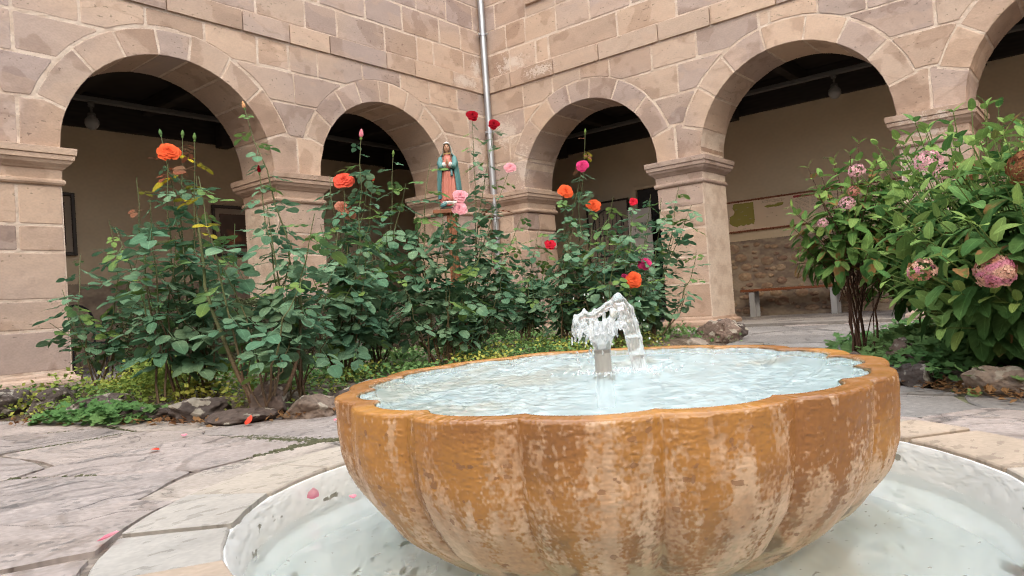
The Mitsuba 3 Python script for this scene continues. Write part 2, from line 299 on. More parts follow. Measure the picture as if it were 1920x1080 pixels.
bsdf('aerated_water', {'type': 'blendbsdf', 'weight': 0.20, 'a': {'type': 'dielectric', 'int_ior': 1.333, 'ext_ior': 1.0}, 'b': {'type': 'twosided', 'bsdf': {'type': 'diffuse', 'reflectance': {'type': 'rgb', 'value': [0.88, 0.91, 0.93]}}}})
bsdf('water_mat', {'type': 'dielectric', 'int_ior': 1.333, 'ext_ior': 1.0})
def rock_col(p, n, uv):
    f = fbm(p.x * 7 + uv.x * 40, p.y * 7, p.z * 7, 4)
    c = mix(mix((0.085, 0.068, 0.062), (0.17, 0.12, 0.098), smoothstep(0.3, 0.6, uv.x)), (0.27, 0.22, 0.18), smoothstep(0.6, 0.95, uv.x))
    c = c * (0.55 + 0.9 * f)
    c = mix(c, (0.42, 0.39, 0.33), smoothstep(0.60, 0.66, fbm(p.x * 16 + 3, p.y * 16, p.z * 16, 3)) * 0.6)
    return c * (0.75 + 0.5 * noise(p.x * 60, p.y * 60, p.z * 60))
prin('rock_mat', rock_col, 0.85, 0.3, lambda p, n, uv: fbm(p.x * 20, p.y * 20, p.z * 20, 4), 0.04)
def leaf(key, a, b, rgh=0.38, vein=0.25, trans=0.45, sc=7.0, spots=None, red=1.0):
    def col(p, n, uv):
        c = mix(a, b, smoothstep(0.25, 0.75, noise(p.x * sc, p.y * sc, p.z * sc)))
        v = dr.abs(uv.y); rib = smoothstep(0.09, 0.03, v)
        lat = dr.abs((uv.x * 7 - v * 1.6) - dr.floor(uv.x * 7 - v * 1.6) - 0.5)
        c = c * (1 + vein * 1.3 * rib + vein * 0.5 * smoothstep(0.12, 0.03, lat))
        c = c * (0.86 + 0.28 * noise(p.x * 31, p.y * 31, p.z * 31))
        if spots: c = mix(c, spots, smoothstep(0.66, 0.74, fbm(p.x * 11 + 3, p.y * 11, p.z * 11, 3) + 0.12 * v) * 0.9)
        return c
    return bsdf(key, {'type': 'principledthin', 'base_color': proc(col), 'roughness': rgh, 'diff_trans': trans, 'eta': 1.5})
leaf('rose_leaf', (0.105, 0.215, 0.130), (0.200, 0.320, 0.195), 0.27)
leaf('rose_leaf_young', (0.19, 0.29, 0.085), (0.12, 0.22, 0.09), 0.32)
leaf('bronze_leaf', (0.25, 0.085, 0.05), (0.17, 0.10, 0.06), 0.36)
leaf('yellow_leaf', (0.42, 0.33, 0.03), (0.28, 0.26, 0.05), 0.4)
leaf('hydrangea_leaf', (0.075, 0.170, 0.055), (0.135, 0.255, 0.085), 0.36, 0.35)
leaf('hydrangea_young', (0.25, 0.36, 0.105), (0.17, 0.28, 0.085), 0.38, 0.25)
leaf('hydrangea_worn', (0.10, 0.17, 0.05), (0.17, 0.18, 0.06), 0.45, 0.3, spots=(0.33, 0.17, 0.08))
leaf('shrub_leaf', (0.075, 0.175, 0.050), (0.17, 0.29, 0.085), 0.38, 0.3, spots=(0.28, 0.15, 0.06))
leaf('hedge_leaf', (0.060, 0.080, 0.042), (0.105, 0.125, 0.065), 0.42, 0.0)
leaf('cover_leaf', (0.11, 0.23, 0.08), (0.22, 0.35, 0.13), 0.42, 0.2, sc=3.0)
leaf('herb_leaf', (0.46, 0.46, 0.11), (0.20, 0.29, 0.07), 0.5, 0.1, sc=2.2)
leaf('dry_leaf', (0.30, 0.17, 0.08), (0.20, 0.10, 0.05), 0.6, 0.1)
prin('moss_mat', lambda p, n, uv: mix((0.065, 0.070, 0.04), (0.12, 0.115, 0.07), noise(p.x * 40, p.y * 40, p.z * 40)), 0.9, 0.2)
prin('cane_mat', lambda p, n, uv: mix(mix((0.13, 0.075, 0.05), (0.10, 0.13, 0.05), smoothstep(0.25, 0.9, p.z + 0.6 * noise(p.x * 3, p.y * 3, 1.0) - 0.3)), (0.19, 0.17, 0.10), noise(p.x * 20, p.y * 20, p.z * 9) * 0.5), 0.6, 0.3)
prin('bark_mat', lambda p, n, uv: mix((0.15, 0.075, 0.05), (0.085, 0.05, 0.04), fbm(p.x * 20, p.y * 20, p.z * 5, 3)), 0.8, 0.2)
prin('green_stem', (0.12, 0.17, 0.05), 0.6, 0.3)
def petal(key, a, b, trans=0.5):
    return bsdf(key, {'type': 'principledthin', 'base_color': proc(lambda p, n, uv: mix(a, b, smoothstep(0.1, 0.95, uv.x)) * (0.88 + 0.24 * noise(p.x * 60, p.y * 60, p.z * 60))), 'roughness': 0.55, 'diff_trans': trans, 'eta': 1.4})
petal('orange_petal', (0.80, 0.20, 0.035), (0.85, 0.145, 0.055))
petal('coral_petal', (0.72, 0.07, 0.04), (0.85, 0.14, 0.09))
petal('pink_petal', (0.75, 0.20, 0.28), (0.85, 0.42, 0.48))
petal('darkred_petal', (0.20, 0.004, 0.012), (0.33, 0.012, 0.022), 0.3)
petal('red_petal', (0.62, 0.02, 0.04), (0.70, 0.03, 0.06))
petal('magenta_petal', (0.55, 0.02, 0.13), (0.66, 0.06, 0.20))
petal('peach_petal', (0.80, 0.45, 0.22), (0.80, 0.36, 0.25))
petal('hydrangea_petal', (0.78, 0.50, 0.52), (0.76, 0.36, 0.46), 0.5)
bsdf('hydrangea_faded', {'type': 'principledthin', 'base_color': proc(lambda p, n, uv: mix(mix((0.62, 0.25, 0.35), (0.68, 0.42, 0.33), smoothstep(0.4, 0.6, noise(p.x * 22, p.y * 22, p.z * 22))), (0.42, 0.20, 0.09), smoothstep(0.5, 0.75, noise(p.x * 17 + 7, p.y * 17, p.z * 17)) * 0.8)), 'roughness': 0.6, 'diff_trans': 0.4, 'eta': 1.4})
bsdf('hydrangea_dry', {'type': 'principledthin', 'base_color': proc(lambda p, n, uv: mix((0.30, 0.13, 0.07), (0.55, 0.22, 0.20), smoothstep(0.45, 0.8, noise(p.x * 14, p.y * 14, p.z * 14)))), 'roughness': 0.6, 'diff_trans': 0.4, 'eta': 1.4})
prin('robe_pink', lambda p, n, uv: mix((0.60, 0.235, 0.18), (0.46, 0.12, 0.09), fbm(p.x * 25, p.y * 25, p.z * 6, 3)), 0.45)
prin('mantle_teal', lambda p, n, uv: mix((0.07, 0.20, 0.25), (0.11, 0.26, 0.22), fbm(p.x * 9, p.y * 9, p.z * 9, 3)), 0.4)
prin('statue_skin', (0.50, 0.28, 0.18), 0.45)
prin('statue_hair', (0.10, 0.055, 0.03), 0.5)
prin('statue_white', (0.66, 0.64, 0.62), 0.5)
prin('statue_gold', (0.50, 0.36, 0.12), 0.4)
prin('statue_dark', (0.035, 0.03, 0.03), 0.6)
prin('statue_red', (0.36, 0.05, 0.05), 0.5)
prin('board_paper', (0.62, 0.47, 0.33), 0.25)
prin('board_olive', (0.26, 0.225, 0.045), 0.3)
prin('board_red', (0.30, 0.035, 0.04), 0.3)
prin('print_grey', (0.36, 0.27, 0.20), 0.5)
prin('print_dark', (0.05, 0.045, 0.04), 0.5)
prin('paper_white', (0.46, 0.42, 0.37), 0.6)
prin('painting_dark', lambda p, n, uv: mix((0.05, 0.025, 0.015), (0.22, 0.07, 0.03), smoothstep(0.5, 0.7, fbm(p.x * 3, p.y * 3, p.z * 3, 3))), 0.3)
prin('mat_beige', (0.27, 0.21, 0.155), 0.6)

# ---------------------------------------------------------------- cloister walls
L0 = 20.9          # inner side of the court
SP, R_IN, R_OUT, DEP = 2.95, 1.515, 1.90, 0.95
BAND0, BAND1, TOPZ = 5.10, 5.43, 9.2
def side_map(k):
    def f(m):
        v, fa = m; s, z, d = v[:, 0], v[:, 1], v[:, 2]
        w = [np.c_[s, d, z], np.c_[d, s, z], np.c_[s, -L0 - d, z], np.c_[-L0 - d, s, z]][k]
        return w, (fa[:, ::-1] if k in (0, 3) else fa)
    return f
piers = {0: [(-1.36, 0.0), (-5.22, -4.37), (-9.14, -8.29), (-13.04, -12.19), (-16.94, -16.09), (-20.9, -19.99)],
         1: [(-0.90, 0.0), (-4.72, -3.87), (-8.64, -7.80), (-12.52, -11.67), (-16.42, -15.57), (-20.9, -19.47)]}
piers[2] = piers[3] = [(-0.95, 0.0)] + [(-0.95 - 3.99 * i - 0.85, -0.95 - 3.99 * i) for i in range(0)] + [(-5.0, -4.1), (-9.0, -8.1), (-13.0, -12.1), (-17.0, -16.1), (-20.9, -19.99)]
def archs(k):
    P = piers[k]; return [((P[i + 1][1] + P[i][0]) / 2, (P[i][0] - P[i + 1][1]) / 2) for i in range(len(P) - 1)]
def arch_opening(c, r, z0=-0.5):
    return unary_union([box(c - r, z0, c + r, SP), Point(c, SP).buffer(r, quad_segs=24)])
def sector(c, a0, a1, r0, r1):
    t = np.radians(np.linspace(a0, a1, max(4, int(abs(a1 - a0) / 4))))
    return Polygon(np.r_[np.c_[c + r1 * np.cos(t), SP + r1 * np.sin(t)], np.c_[c + r0 * np.cos(t[::-1]), SP + r0 * np.sin(t[::-1])]])
GAP = 0.034
VOUS = {(0, 0): [20, 39, 58, 72, 86.3, 94, 110.5, 126, 144, 159], (0, 1): [20.7, 43.7, 62.6, 81.6, 97.5, 115.6, 134.6, 159.4],
        (1, 0): [24, 47.8, 64.7, 80.5, 96.5, 116, 138, 161.6], (1, 1): [17.2, 38.3, 57, 79, 101.3, 121, 142, 161.8], (1, 2): [18, 36, 56, 76, 97, 118, 140, 162]}
ROWS = [(SP, 3.58), (3.58, 4.11), (4.11, 4.63), (4.63, BAND0), (BAND0, BAND1), (BAND1, 5.92), (5.92, 6.44), (6.44, 6.96), (6.96, 7.45), (7.45, 7.98), (7.98, 8.5)]
JOINTS = {0: [[-0.72, -4.79, -8.72], [-0.62], [-0.63, -4.79, -8.73], [-0.92, -1.71, -2.45, -3.35, -4.3, -4.86, -5.42, -6.27, -7.12, -7.96, -8.73],
              [-1.02, -2.07, -2.78, -4.04, -4.83, -5.66, -6.83, -7.9, -8.8], [-0.65, -1.52, -1.96, -2.77, -3.85, -4.5, -5.4, -6.3, -7.3, -8.3],
              [-0.7, -1.32, -2.3, -3.2, -4.2, -5.0, -6.1, -7.0, -8.1], [-0.29, -1.08, -1.9, -2.7, -3.6, -4.7, -5.6, -6.7, -7.6, -8.6],
              [-0.8, -1.6, -2.5, -3.5, -4.3, -5.4], [-0.5, -1.3, -2.4, -3.2, -4.2], [-0.9, -1.9, -2.8, -3.9]],
          1: [[-4.29, -8.24], [-0.55], [-0.98, -4.42, -8.36], [-0.98, -1.74, -2.39, -3.05, -3.94, -4.8, -5.89, -6.07, -6.81, -7.5, -8.36, -9.2],
              [-0.7, -1.8, -2.86, -4.11, -5.09, -6.2, -7.3, -8.4, -9.3], [-0.7, -1.38, -1.71, -3.29, -4.48, -5.4, -6.5, -7.4, -8.5, -9.3],
              [-0.64, -1.15, -1.93, -2.71, -3.6, -4.5, -5.4, -6.3, -7.3, -8.2], [-0.37, -1.2, -1.94, -2.9, -3.7, -4.6, -5.7, -6.6, -7.7, -8.6],
              [-0.8, -1.7, -2.5, -3.6, -4.3, -5.3], [-0.5, -1.3, -2.2, -3.2, -4.3], [-0.9, -1.8, -2.9, -3.8]]}
PIERZ = {0: [0.2, 0.71, 1.08, 1.67, 2.0, 2.5], 1: [0.18, 0.77, 1.25, 1.74, 2.12, 2.5]}
def seeds(m): return np.tile(rng.random(2), (len(m[0]), 1))
def put_stone(name, key, k, c, d0, d1, spare=None, **kw):
    if c is None: return
    m = fixed(side_map(k)(stone(c, d0, d1, **kw)))
    if spare is not None: spare.append((m, seeds(m))); return
    obj(name, m, 'stone_mat', key, uv=seeds(m))
def wall(k, label, detail):
    key = thing('cloister_wall', label, 'wall')
    full = box(-L0 - 3.6, -0.3, 0.95 if k in (0, 1) else 3.6, TOPZ)
    lo = -L0 - (0.95 if k in (0, 1) else 0.95); hi = {0: 0.95, 1: -0.001, 2: 0.0, 3: -0.001}[k]
    body = box(lo, -0.3, hi, TOPZ)
    for c, hw in archs(k):
        if detail or True:
            body = body.difference(arch_opening(c, hw + 0.006 if abs(hw - R_IN) > 0.08 else R_IN + 0.006))
    body = biggest(body)
    m = trimesh.creation.extrude_polygon(body, DEP - 0.006, engine='earcut'); m.fix_normals()
    v = np.asarray(m.vertices) + [0, 0, 0.006]
    obj('mortar_core', fixed(side_map(k)((v, np.asarray(m.faces)))), 'mortar_mat', key)
    spare = []
    near = -9.9 if k == 0 else -10.9
    sd = 0
    A = archs(k)
    if detail:
        for i, (c, hw) in enumerate(A):
            js = VOUS.get((k, i), [20, 42, 63, 84, 105, 126, 146, 160])
            for a0, a1 in zip(js[:-1], js[1:]):
                sd += 1
                put_stone('voussoir', key, k, rough(sector(c, a0, a1, R_IN - GAP / 2, R_OUT + rng.uniform(-0.02, 0.03)), GAP, 0.006, sd, rnd=0.012), rng.uniform(-0.003, 0.003), DEP - 0.01, spare if c < near - 0.5 else None)
        allring = unary_union([sector(c, VOUS.get((k, i), [20, 160])[0], VOUS.get((k, i), [20, 160])[-1], 1.2, R_OUT) for i, (c, hw) in enumerate(A)])
        holes = unary_union([arch_opening(c, R_IN - GAP / 2, 0) for c, hw in A])
        for ri, (z0, z1) in enumerate(ROWS):
            js = list(JOINTS[k][ri]); x = min(js) - rng.uniform(0.7, 1.1)
            if ri < 3:
                for (a, b) in piers[k][3:]: js.append((a + b) / 2)
                if ri == 1:
                    js += [c for c, hw in A]
            else:
                while x > -L0 + 0.4: js.append(x); x -= rng.uniform(0.6, 1.15)
            js = sorted(set([-L0] + js + [-0.0005]))
            for a, b in zip(js[:-1], js[1:]):
                cell = box(a, z0 + rng.uniform(-0.012, 0.012) * (ri not in (0, 4, 5)), b, z1)
                g = cell.difference(allring).difference(holes)
                for q in (g.geoms if hasattr(g, 'geoms') else [g]):
                    if q.is_empty or q.area < 0.025: continue
                    sd += 1; cx = q.centroid.x
                    sp = spare if (cx < near or z0 > 7.4) else None
                    deep = DEP - 0.01 if ri == 0 and q.distance(Point(cx, SP)) < 0.2 else 0.09
                    if ri == 4: put_stone('band_stone', key, k, rough(q, 0.022, 0.003, sd, rnd=0.006), -0.035 + rng.uniform(-0.003, 0.003), 0.05, sp, bev=0.006)
                    else: put_stone('stone_block', key, k, rough(q, GAP * rng.uniform(0.7, 1.45), 0.015, sd, freq=5.0), rng.uniform(-0.005, 0.004), deep, sp, tilt=rng.uniform(-0.004, 0.004, 2))
        for pi, (a, b) in enumerate(piers[k]):
            zs = PIERZ[k]
            for j, (z0, z1) in enumerate(zip(zs[:-1], zs[1:])):
                hx = GAP / 2
                edge_b = b + hx if pi else -0.0005
                cut = [a - hx, edge_b]
                if (j in (3, 4) and pi % 2 == 0) or (b - a) > 1.2: cut = [a - hx, (a + b) / 2 + rng.uniform(-0.12, 0.12), edge_b]
                dsp = [0, DEP - 0.01] if (j + pi) % 3 == 2 else [0, rng.uniform(0.38, 0.55), DEP - 0.01]
                for c0, c1 in zip(cut[:-1], cut[1:]):
                    for d0, d1 in zip(dsp[:-1], dsp[1:]):
                        sd += 1
                        put_stone('pier_block', key, k, rough(box(c0, z0, c1, z1), GAP, 0.005, sd), d0 + (0.017 if d0 > 0 else rng.uniform(-0.003, 0.003)), d1 - (0.017 if d1 < 0.9 else 0), spare if a < near else None, tilt=None if d0 > 0 else rng.uniform(-0.003, 0.003, 2))
    if spare:
        M = cat([s[0] for s in spare]); obj('far_stones', M, 'stone_mat', key, uv=np.vstack([s[1] for s in spare])); labels[key + '__far_stones'] = {'kind': 'stuff'}
    return key
W = [wall(0, 'sandstone arcade wall on the left with wide pale mortar joints and a band course', True),
     wall(1, 'sandstone arcade wall on the right of the drainpipe corner, bench behind its arch', True),
     wall(2, 'plain arcade wall closing the court behind the viewer on the right', False),
     wall(3, 'plain arcade wall closing the court behind the viewer on the left', False)]
# capitals and bases: profiles swept round each pier's footprint
CAP = [(2.50, 0.004), (2.505, 0.03), (2.525, 0.045), (2.55, 0.045), (2.57, 0.032), (2.575, 0.014), (2.69, 0.018), (2.70, 0.035), (2.72, 0.05), (2.76, 0.095), (2.80, 0.115), (2.805, 0.13), (2.86, 0.135), (2.865, 0.128), (2.87, 0.15), (2.948, 0.155), (2.952, 0.146)]
BASE = [(-0.1, 0.085), (0.03, 0.085), (0.05, 0.098), (0.09, 0.10), (0.115, 0.088), (0.125, 0.06), (0.135, 0.035), (0.165, 0.03), (0.185, 0.012)]
def ringpoly(fp, off):
    return np.asarray(shapely.geometry.polygon.orient(fp.buffer(off, join_style=2)).exterior.coords)[:-1]
def moulding(name, fp, prof, key):
    m = fixed(loft([(ringpoly(fp, o), z) for z, o in prof]))
    obj(name, m, 'stone_mat', key, smooth=28 if False else False, uv=seeds(m))
for k in (0, 1):
    for pi, (a, b) in enumerate(piers[k][:4]):
        if pi == 0:
            if k == 1: continue
            fp = unary_union([box(-1.36, 0, DEP, DEP), box(0, -0.90, DEP, DEP)])
        else: fp = box(a, 0, b, DEP) if k == 0 else box(0, a, DEP, b)
        moulding('capital', fp, CAP, W[k]); moulding('base', fp, BASE, W[k])
# carved window surrounds of the upper storey: only their sills reach into the picture
for k, (a, b, z) in ((0, (-3.75, -1.92, 6.78)), (1, (-3.3, -1.22, 6.66))):
    for q in (((a, b), (z, z + 0.12), -0.06), ((a + 0.12, b - 0.12), (z + 0.12, z + 0.2), -0.04)):
        m = side_map(k)((lambda g: (g[0][:, [0, 1, 2]], g[1]))(bx(q[0][0], q[0][1], q[1][0], q[1][1], q[2], 0.05, 0.008)))
        m = fixed(m); obj('window_sill', m, 'stone_mat', W[k], uv=seeds(m))
    m = fixed(side_map(k)(bx(a + 0.3, b - 0.3, z + 0.2, z + 1.9, -0.012, 0.02))); obj('window', m, 'black_metal_and_shade', W[k])

# ---------------------------------------------------------------- galleries behind the arches
GW = {0: 3.6, 1: 3.14, 2: 3.14, 3: 3.14}
def gallery(k, wl, cl):
    key = thing('gallery_wall', wl, 'wall'); d0 = GW[k]; dz = 1.48 if k == 0 else 1.62
    ext = {0: GW[1], 1: GW[0], 2: 3.14, 3: 3.6}[k]
    s0, s1 = -L0 - 3.14, ext
    obj('plaster', fixed(side_map(k)(bx(s0, s1, dz, 4.9, d0, d0 + 0.3))), 'plaster_mat', key)
    obj('dado', fixed(side_map(k)(bx(s0, s1, -0.1, dz, d0 - 0.012, d0 + 0.29))), 'dado_mat', key)
    ck = thing('gallery_ceiling', cl, 'ceiling')
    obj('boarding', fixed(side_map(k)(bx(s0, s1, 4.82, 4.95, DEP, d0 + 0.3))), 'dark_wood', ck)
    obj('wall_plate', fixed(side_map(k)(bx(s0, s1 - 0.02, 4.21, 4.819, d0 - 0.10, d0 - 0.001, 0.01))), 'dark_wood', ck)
    if k > 1: return key
    for s in np.arange(-14.3, s1 - 0.4, 1.45):
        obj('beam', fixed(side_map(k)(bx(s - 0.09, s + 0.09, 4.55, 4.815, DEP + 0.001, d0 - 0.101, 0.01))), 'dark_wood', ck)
        if int(round((s + 14.3) / 1.45)) % 3 == 1:
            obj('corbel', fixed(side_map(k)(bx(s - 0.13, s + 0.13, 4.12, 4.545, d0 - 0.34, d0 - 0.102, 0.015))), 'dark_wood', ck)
    return key
G = [gallery(0, 'ochre plaster wall at the back of the left gallery with dark framed pictures', 'black timber ceiling of the left gallery with a globe lamp'),
     gallery(1, 'ochre plaster wall over a rubble dado behind the bench and long notice board', 'black timber ceiling of the right gallery above the bench'),
     gallery(2, 'gallery wall behind the viewer on the right', 'gallery ceiling behind the viewer on the right'),
     gallery(3, 'gallery wall behind the viewer on the left', 'gallery ceiling behind the viewer on the left')]
# rubble stones standing out of the dado behind the bench
def lump(rx, ry, rz, seed, sub=2, amp=0.25, freq=1.6):
    m = trimesh.creation.icosphere(subdivisions=sub); v = np.asarray(m.vertices)
    v = v * (1 + amp * (meshkit.fbm(v * freq + seed * 7.1, 3) - 0.5) * 2)[:, None]
    return v * [rx, ry, rz], np.asarray(m.faces)
placed = []
for _ in range(900):
    s, z = rng.uniform(-8.0, -3.55), rng.uniform(0.14, 1.54); w = rng.uniform(0.05, 0.17); h = w * rng.uniform(0.45, 0.75)
    if any(abs(s - a) < w + c - 0.02 and abs(z - b) < h + d - 0.01 for a, b, c, d in placed): continue
    placed.append((s, z, w, h)); m = lump(0.035, w, h, len(placed), 1, 0.3, 2.2); m = (m[0] + [3.135, s, z], m[1])
    obj('rubble_stone', m, 'rubble_mat', G[1], smooth=True, uv=seeds(m))
    if len(placed) >= 130: break

# ---------------------------------------------------------------- ground, beds, paving
PC = np.array([-9.592, -8.6457])
BED_A = Polygon([(-13, -1.2), (-10.6, -2.3), (-9.9, -3.25), (-9.55, -4.3), (-9.38, -5.25), (-8.95, -5.72), (-8.4, -5.95), (-7.6, -6.2), (-6.5, -6.55), (-5.2, -6.75), (-4.2, -6.7), (-3.3, -6.45), (-2.6, -6.0), (-1.6, -5.1), (-0.9, -3.2), (-0.9, -0.9), (-3, -0.5), (-8, -0.5), (-9.3, -0.5), (-13, -0.6)])
BED_B = Polygon([(-4.0, -8.0), (-5.0, -8.15), (-6.0, -8.45), (-6.85, -8.95), (-7.25, -9.45), (-7.2, -10.2), (-6.6, -11.5), (-5.5, -13), (-2, -13), (-1.6, -10), (-2.2, -8.6)])
court = box(-L0, -L0, 0, 0)
g = court.buffer(40).difference(Point(*PC).buffer(1.45, quad_segs=24))
def flat(poly, z):
    v, f = trimesh.creation.triangulate_polygon(poly, engine='earcut'); v = np.asarray(v); f = np.asarray(f)
    a = cross2(v[f[:, 1]] - v[f[:, 0]], v[f[:, 2]] - v[f[:, 0]]); f[a < 0] = f[a < 0][:, ::-1]
    return np.c_[v, np.full(len(v), z)], f
tag(obj('ground', flat(g, -0.06), 'soil_mat'), 'bare earth under the courtyard', kind='structure')
gf = unary_union([box(-L0 - 4, -0.06, 4, 4), box(-0.06, -L0 - 4, 4, 0.1), box(-L0 - 4, -L0 - 4, 4, -L0 + 0.06), box(-L0 - 4, -L0 - 4, -L0 + 0.06, 4)])
m = trimesh.creation.extrude_polygon(gf, 0.09, engine='earcut'); m.apply_translation([0, 0, -0.05])
tag(obj('gallery_floor', (m.vertices, m.faces), 'gallery_floor_mat'), 'worn grey stone floor under the arches', kind='structure')
pav = court.buffer(-0.06).difference(unary_union([Point(*PC).buffer(1.60, quad_segs=24), BED_A, BED_B]))
tag(obj('paving', flat(pav.buffer(0.02), -0.014), 'joint_mat'), 'irregular purple-grey flagstones with mossy joints', kind='structure')
pts = []
for i in range(26):
    for j in range(26):
        pts.append((-L0 + (i + 0.5 + rng.uniform(-0.46, 0.46)) * L0 / 24, -L0 + (j + 0.5 + rng.uniform(-0.46, 0.46)) * L0 / 24))
cells = [c for c in voronoi_diagram(MultiPoint(pts), envelope=court.buffer(1)).geoms]
cells = sorted(cells, key=lambda c: np.hypot(c.centroid.x + 9.8, c.centroid.y + 7.5))
nflag, rest = 0, []
to_ground = lambda m: (m[0] * [1, 1, -1], m[1][:, ::-1])
for i, c in enumerate(cells):
    q = biggest(c.intersection(pav))
    if q is None or q.area < 0.03: continue
    cc = rough(q, rng.uniform(0.010, 0.032), 0.06, i, seg=0.10, rnd=0.03, freq=3.2)
    if cc is None: continue
    m = fixed(to_ground(stone(cc, rng.uniform(-0.006, 0.006), 0.03, bev=0.010, drop=0.006, tilt=rng.uniform(-0.006, 0.006, 2))))
    sd_ = seeds(m); cx_, cy_ = q.centroid.x, q.centroid.y
    if cx_ > -7.9 and cy_ > -14: sd_ = sd_ + [1.5, 0]                    # grey slate round the corner bed
    if nflag < 290: obj('flagstone', m, 'flag_mat', 'paving', uv=sd_); nflag += 1
    else: rest.append((m, seeds(m)))
if rest:
    obj('far_flagstones', cat([r[0] for r in rest]), 'flag_mat', 'paving', uv=np.vstack([r[1] for r in rest])); labels['paving__far_flagstones'] = {'kind': 'stuff'}
def soil(name, poly, label, hmax=0.1):
    x0, y0, x1, y1 = poly.bounds; st = 0.09
    X, Y = np.meshgrid(np.arange(x0 - 0.1, x1 + 0.2, st), np.arange(y0 - 0.1, y1 + 0.2, st), indexing='ij')
    P = shapely.points(X, Y); ins = shapely.contains(poly, P); dd = shapely.distance(poly.exterior, P)
    dd = np.where(ins, dd, -dd)
    Z = -0.03 + (hmax + 0.03) * np.clip(dd / 0.45, 0, 1) + (meshkit.fbm(np.stack([X * 3, Y * 3, X * 0], -1), 3) - 0.5) * 0.07 * np.clip(dd / 0.3, 0, 1)
    Z = np.where(dd < -0.02, -0.058, Z)
    F = grid_faces(*X.shape); keep = (dd.ravel()[F] > -0.14).any(1)
    tag(obj(name, (np.c_[X.ravel(), Y.ravel(), Z.ravel()], fixedup(F[keep], X, Y)), 'soil_mat', smooth=True), label, kind='structure')
def fixedup(F, X, Y):
    v = np.c_[X.ravel(), Y.ravel()]; a = cross2(v[F[:, 1]] - v[F[:, 0]], v[F[:, 2]] - v[F[:, 0]]); F = F.copy(); F[a < 0] = F[a < 0][:, ::-1]; return F
soil('rose_bed_soil', BED_A, 'dark soil of the rose bed'); soil('corner_bed_soil', BED_B, 'dark soil of the hydrangea bed')

# ---------------------------------------------------------------- round pool
pool = thing('fountain_pool', 'low round white painted pool ringed with pale stone slabs under the bowl', 'pool')
prof = [(1.40, -0.30), (1.30, -0.30), (1.20, -0.275), (1.215, -0.25), (1.228, -0.13), (1.250, -0.04), (1.259, -0.020), (1.261, -0.012), (1.264, -0.010), (1.285, -0.011), (1.285, -0.06)]
v, f = lathe([(1.30, -0.30)] + prof[2:], 180, PC)
an = np.arctan2(v[:, 1] - PC[1], v[:, 0] - PC[0]); nz = meshkit.fbm(np.c_[np.cos(an) * 5, np.sin(an) * 5, v[:, 2] * 6], 4) - 0.5
v[:, :2] = PC + (v[:, :2] - PC) * (1 + 0.013 * nz)[:, None]; v[:, 2] += 0.006 * nz * (v[:, 2] > -0.1)
obj('wall', (v, f), 'white_wall_mat', pool, smooth=True)
rr, aa = np.meshgrid(np.linspace(0.0, 1.26, 24), np.arange(96) * 2 * np.pi / 96, indexing='ij')
X, Y = PC[0] + rr * np.cos(aa), PC[1] + rr * np.sin(aa)
Z = -0.262 + 0.012 * (meshkit.fbm(np.stack([X * 2.5, Y * 2.5, X * 0], -1), 3) - 0.5) + 0.03 * np.clip((rr - 1.12) / 0.14, 0, 1) ** 2
obj('floor', (np.c_[X.ravel(), Y.ravel(), Z.ravel()], grid_faces(24, 96, True)[:, ::-1]), 'pool_floor_mat', pool, smooth=True)
angs = []; a = 0.0
while a < 352: angs.append(a); a += rng.choice([11, 16, 19, 24]) * rng.uniform(0.9, 1.1)
for i, a0 in enumerate(angs):
    a1 = angs[i + 1] if i + 1 < len(angs) else 360.0
    t = np.radians(np.linspace(a0, a1, 6)); j0, j1 = rng.uniform(-0.03, 0.03, 2)
    t2 = np.radians(np.linspace(a0 + j0 * 40, a1 + j1 * 40, 6))
    q = Polygon(np.r_[np.c_[PC[0] + 1.615 * np.cos(t2), PC[1] + 1.615 * np.sin(t2)], np.c_[PC[0] + 1.258 * np.cos(t[::-1]), PC[1] + 1.258 * np.sin(t[::-1])]])
    cc = rough(q, 0.020, 0.006, i + 500, seg=0.1, rnd=0.012)
    if cc is None: continue
    m = fixed(to_ground(stone(cc, -0.008 + rng.uniform(-0.004, 0.004), 0.05, bev=0.006, tilt=rng.uniform(-0.006, 0.006, 2))))
    obj('coping_slab', m, 'coping_mat', pool, uv=seeds(m))
obj('coping_bed', lathe([(1.275, -0.06), (1.277, -0.019), (1.62, -0.016), (1.62, -0.06)], 96, PC), 'joint_mat', pool)

def ripples(n_r, n_a, R, c, z, hfun, tilt=(0, 0)):
    rr, aa = np.meshgrid(np.linspace(0.0, 1, n_r), np.arange(n_a) * 2 * np.pi / n_a, indexing='ij')
    rr = rr * (R(aa) if callable(R) else R); X, Y = rr * np.cos(aa), rr * np.sin(aa)
    Z = z + hfun(X, Y, rr) + tilt[0] * X + tilt[1] * Y
    return np.c_[c[0] + X.ravel(), c[1] + Y.ravel(), Z.ravel()], grid_faces(n_r, n_a, True)[:, ::-1]
def pool_h(X, Y, r):
    q = np.stack([X * 6, Y * 9, X * 0], -1)
    return 0.0030 * (meshkit.fbm(q, 3) - 0.5) * 2 + 0.0010 * np.sin(r * 60 + 4 * meshkit.noise(q * 0.5))
tag(obj('water', ripples(170, 420, 1.235, PC, -0.128, pool_h), 'water_mat', smooth=True), 'clear shallow water over the white pool floor', kind='structure')

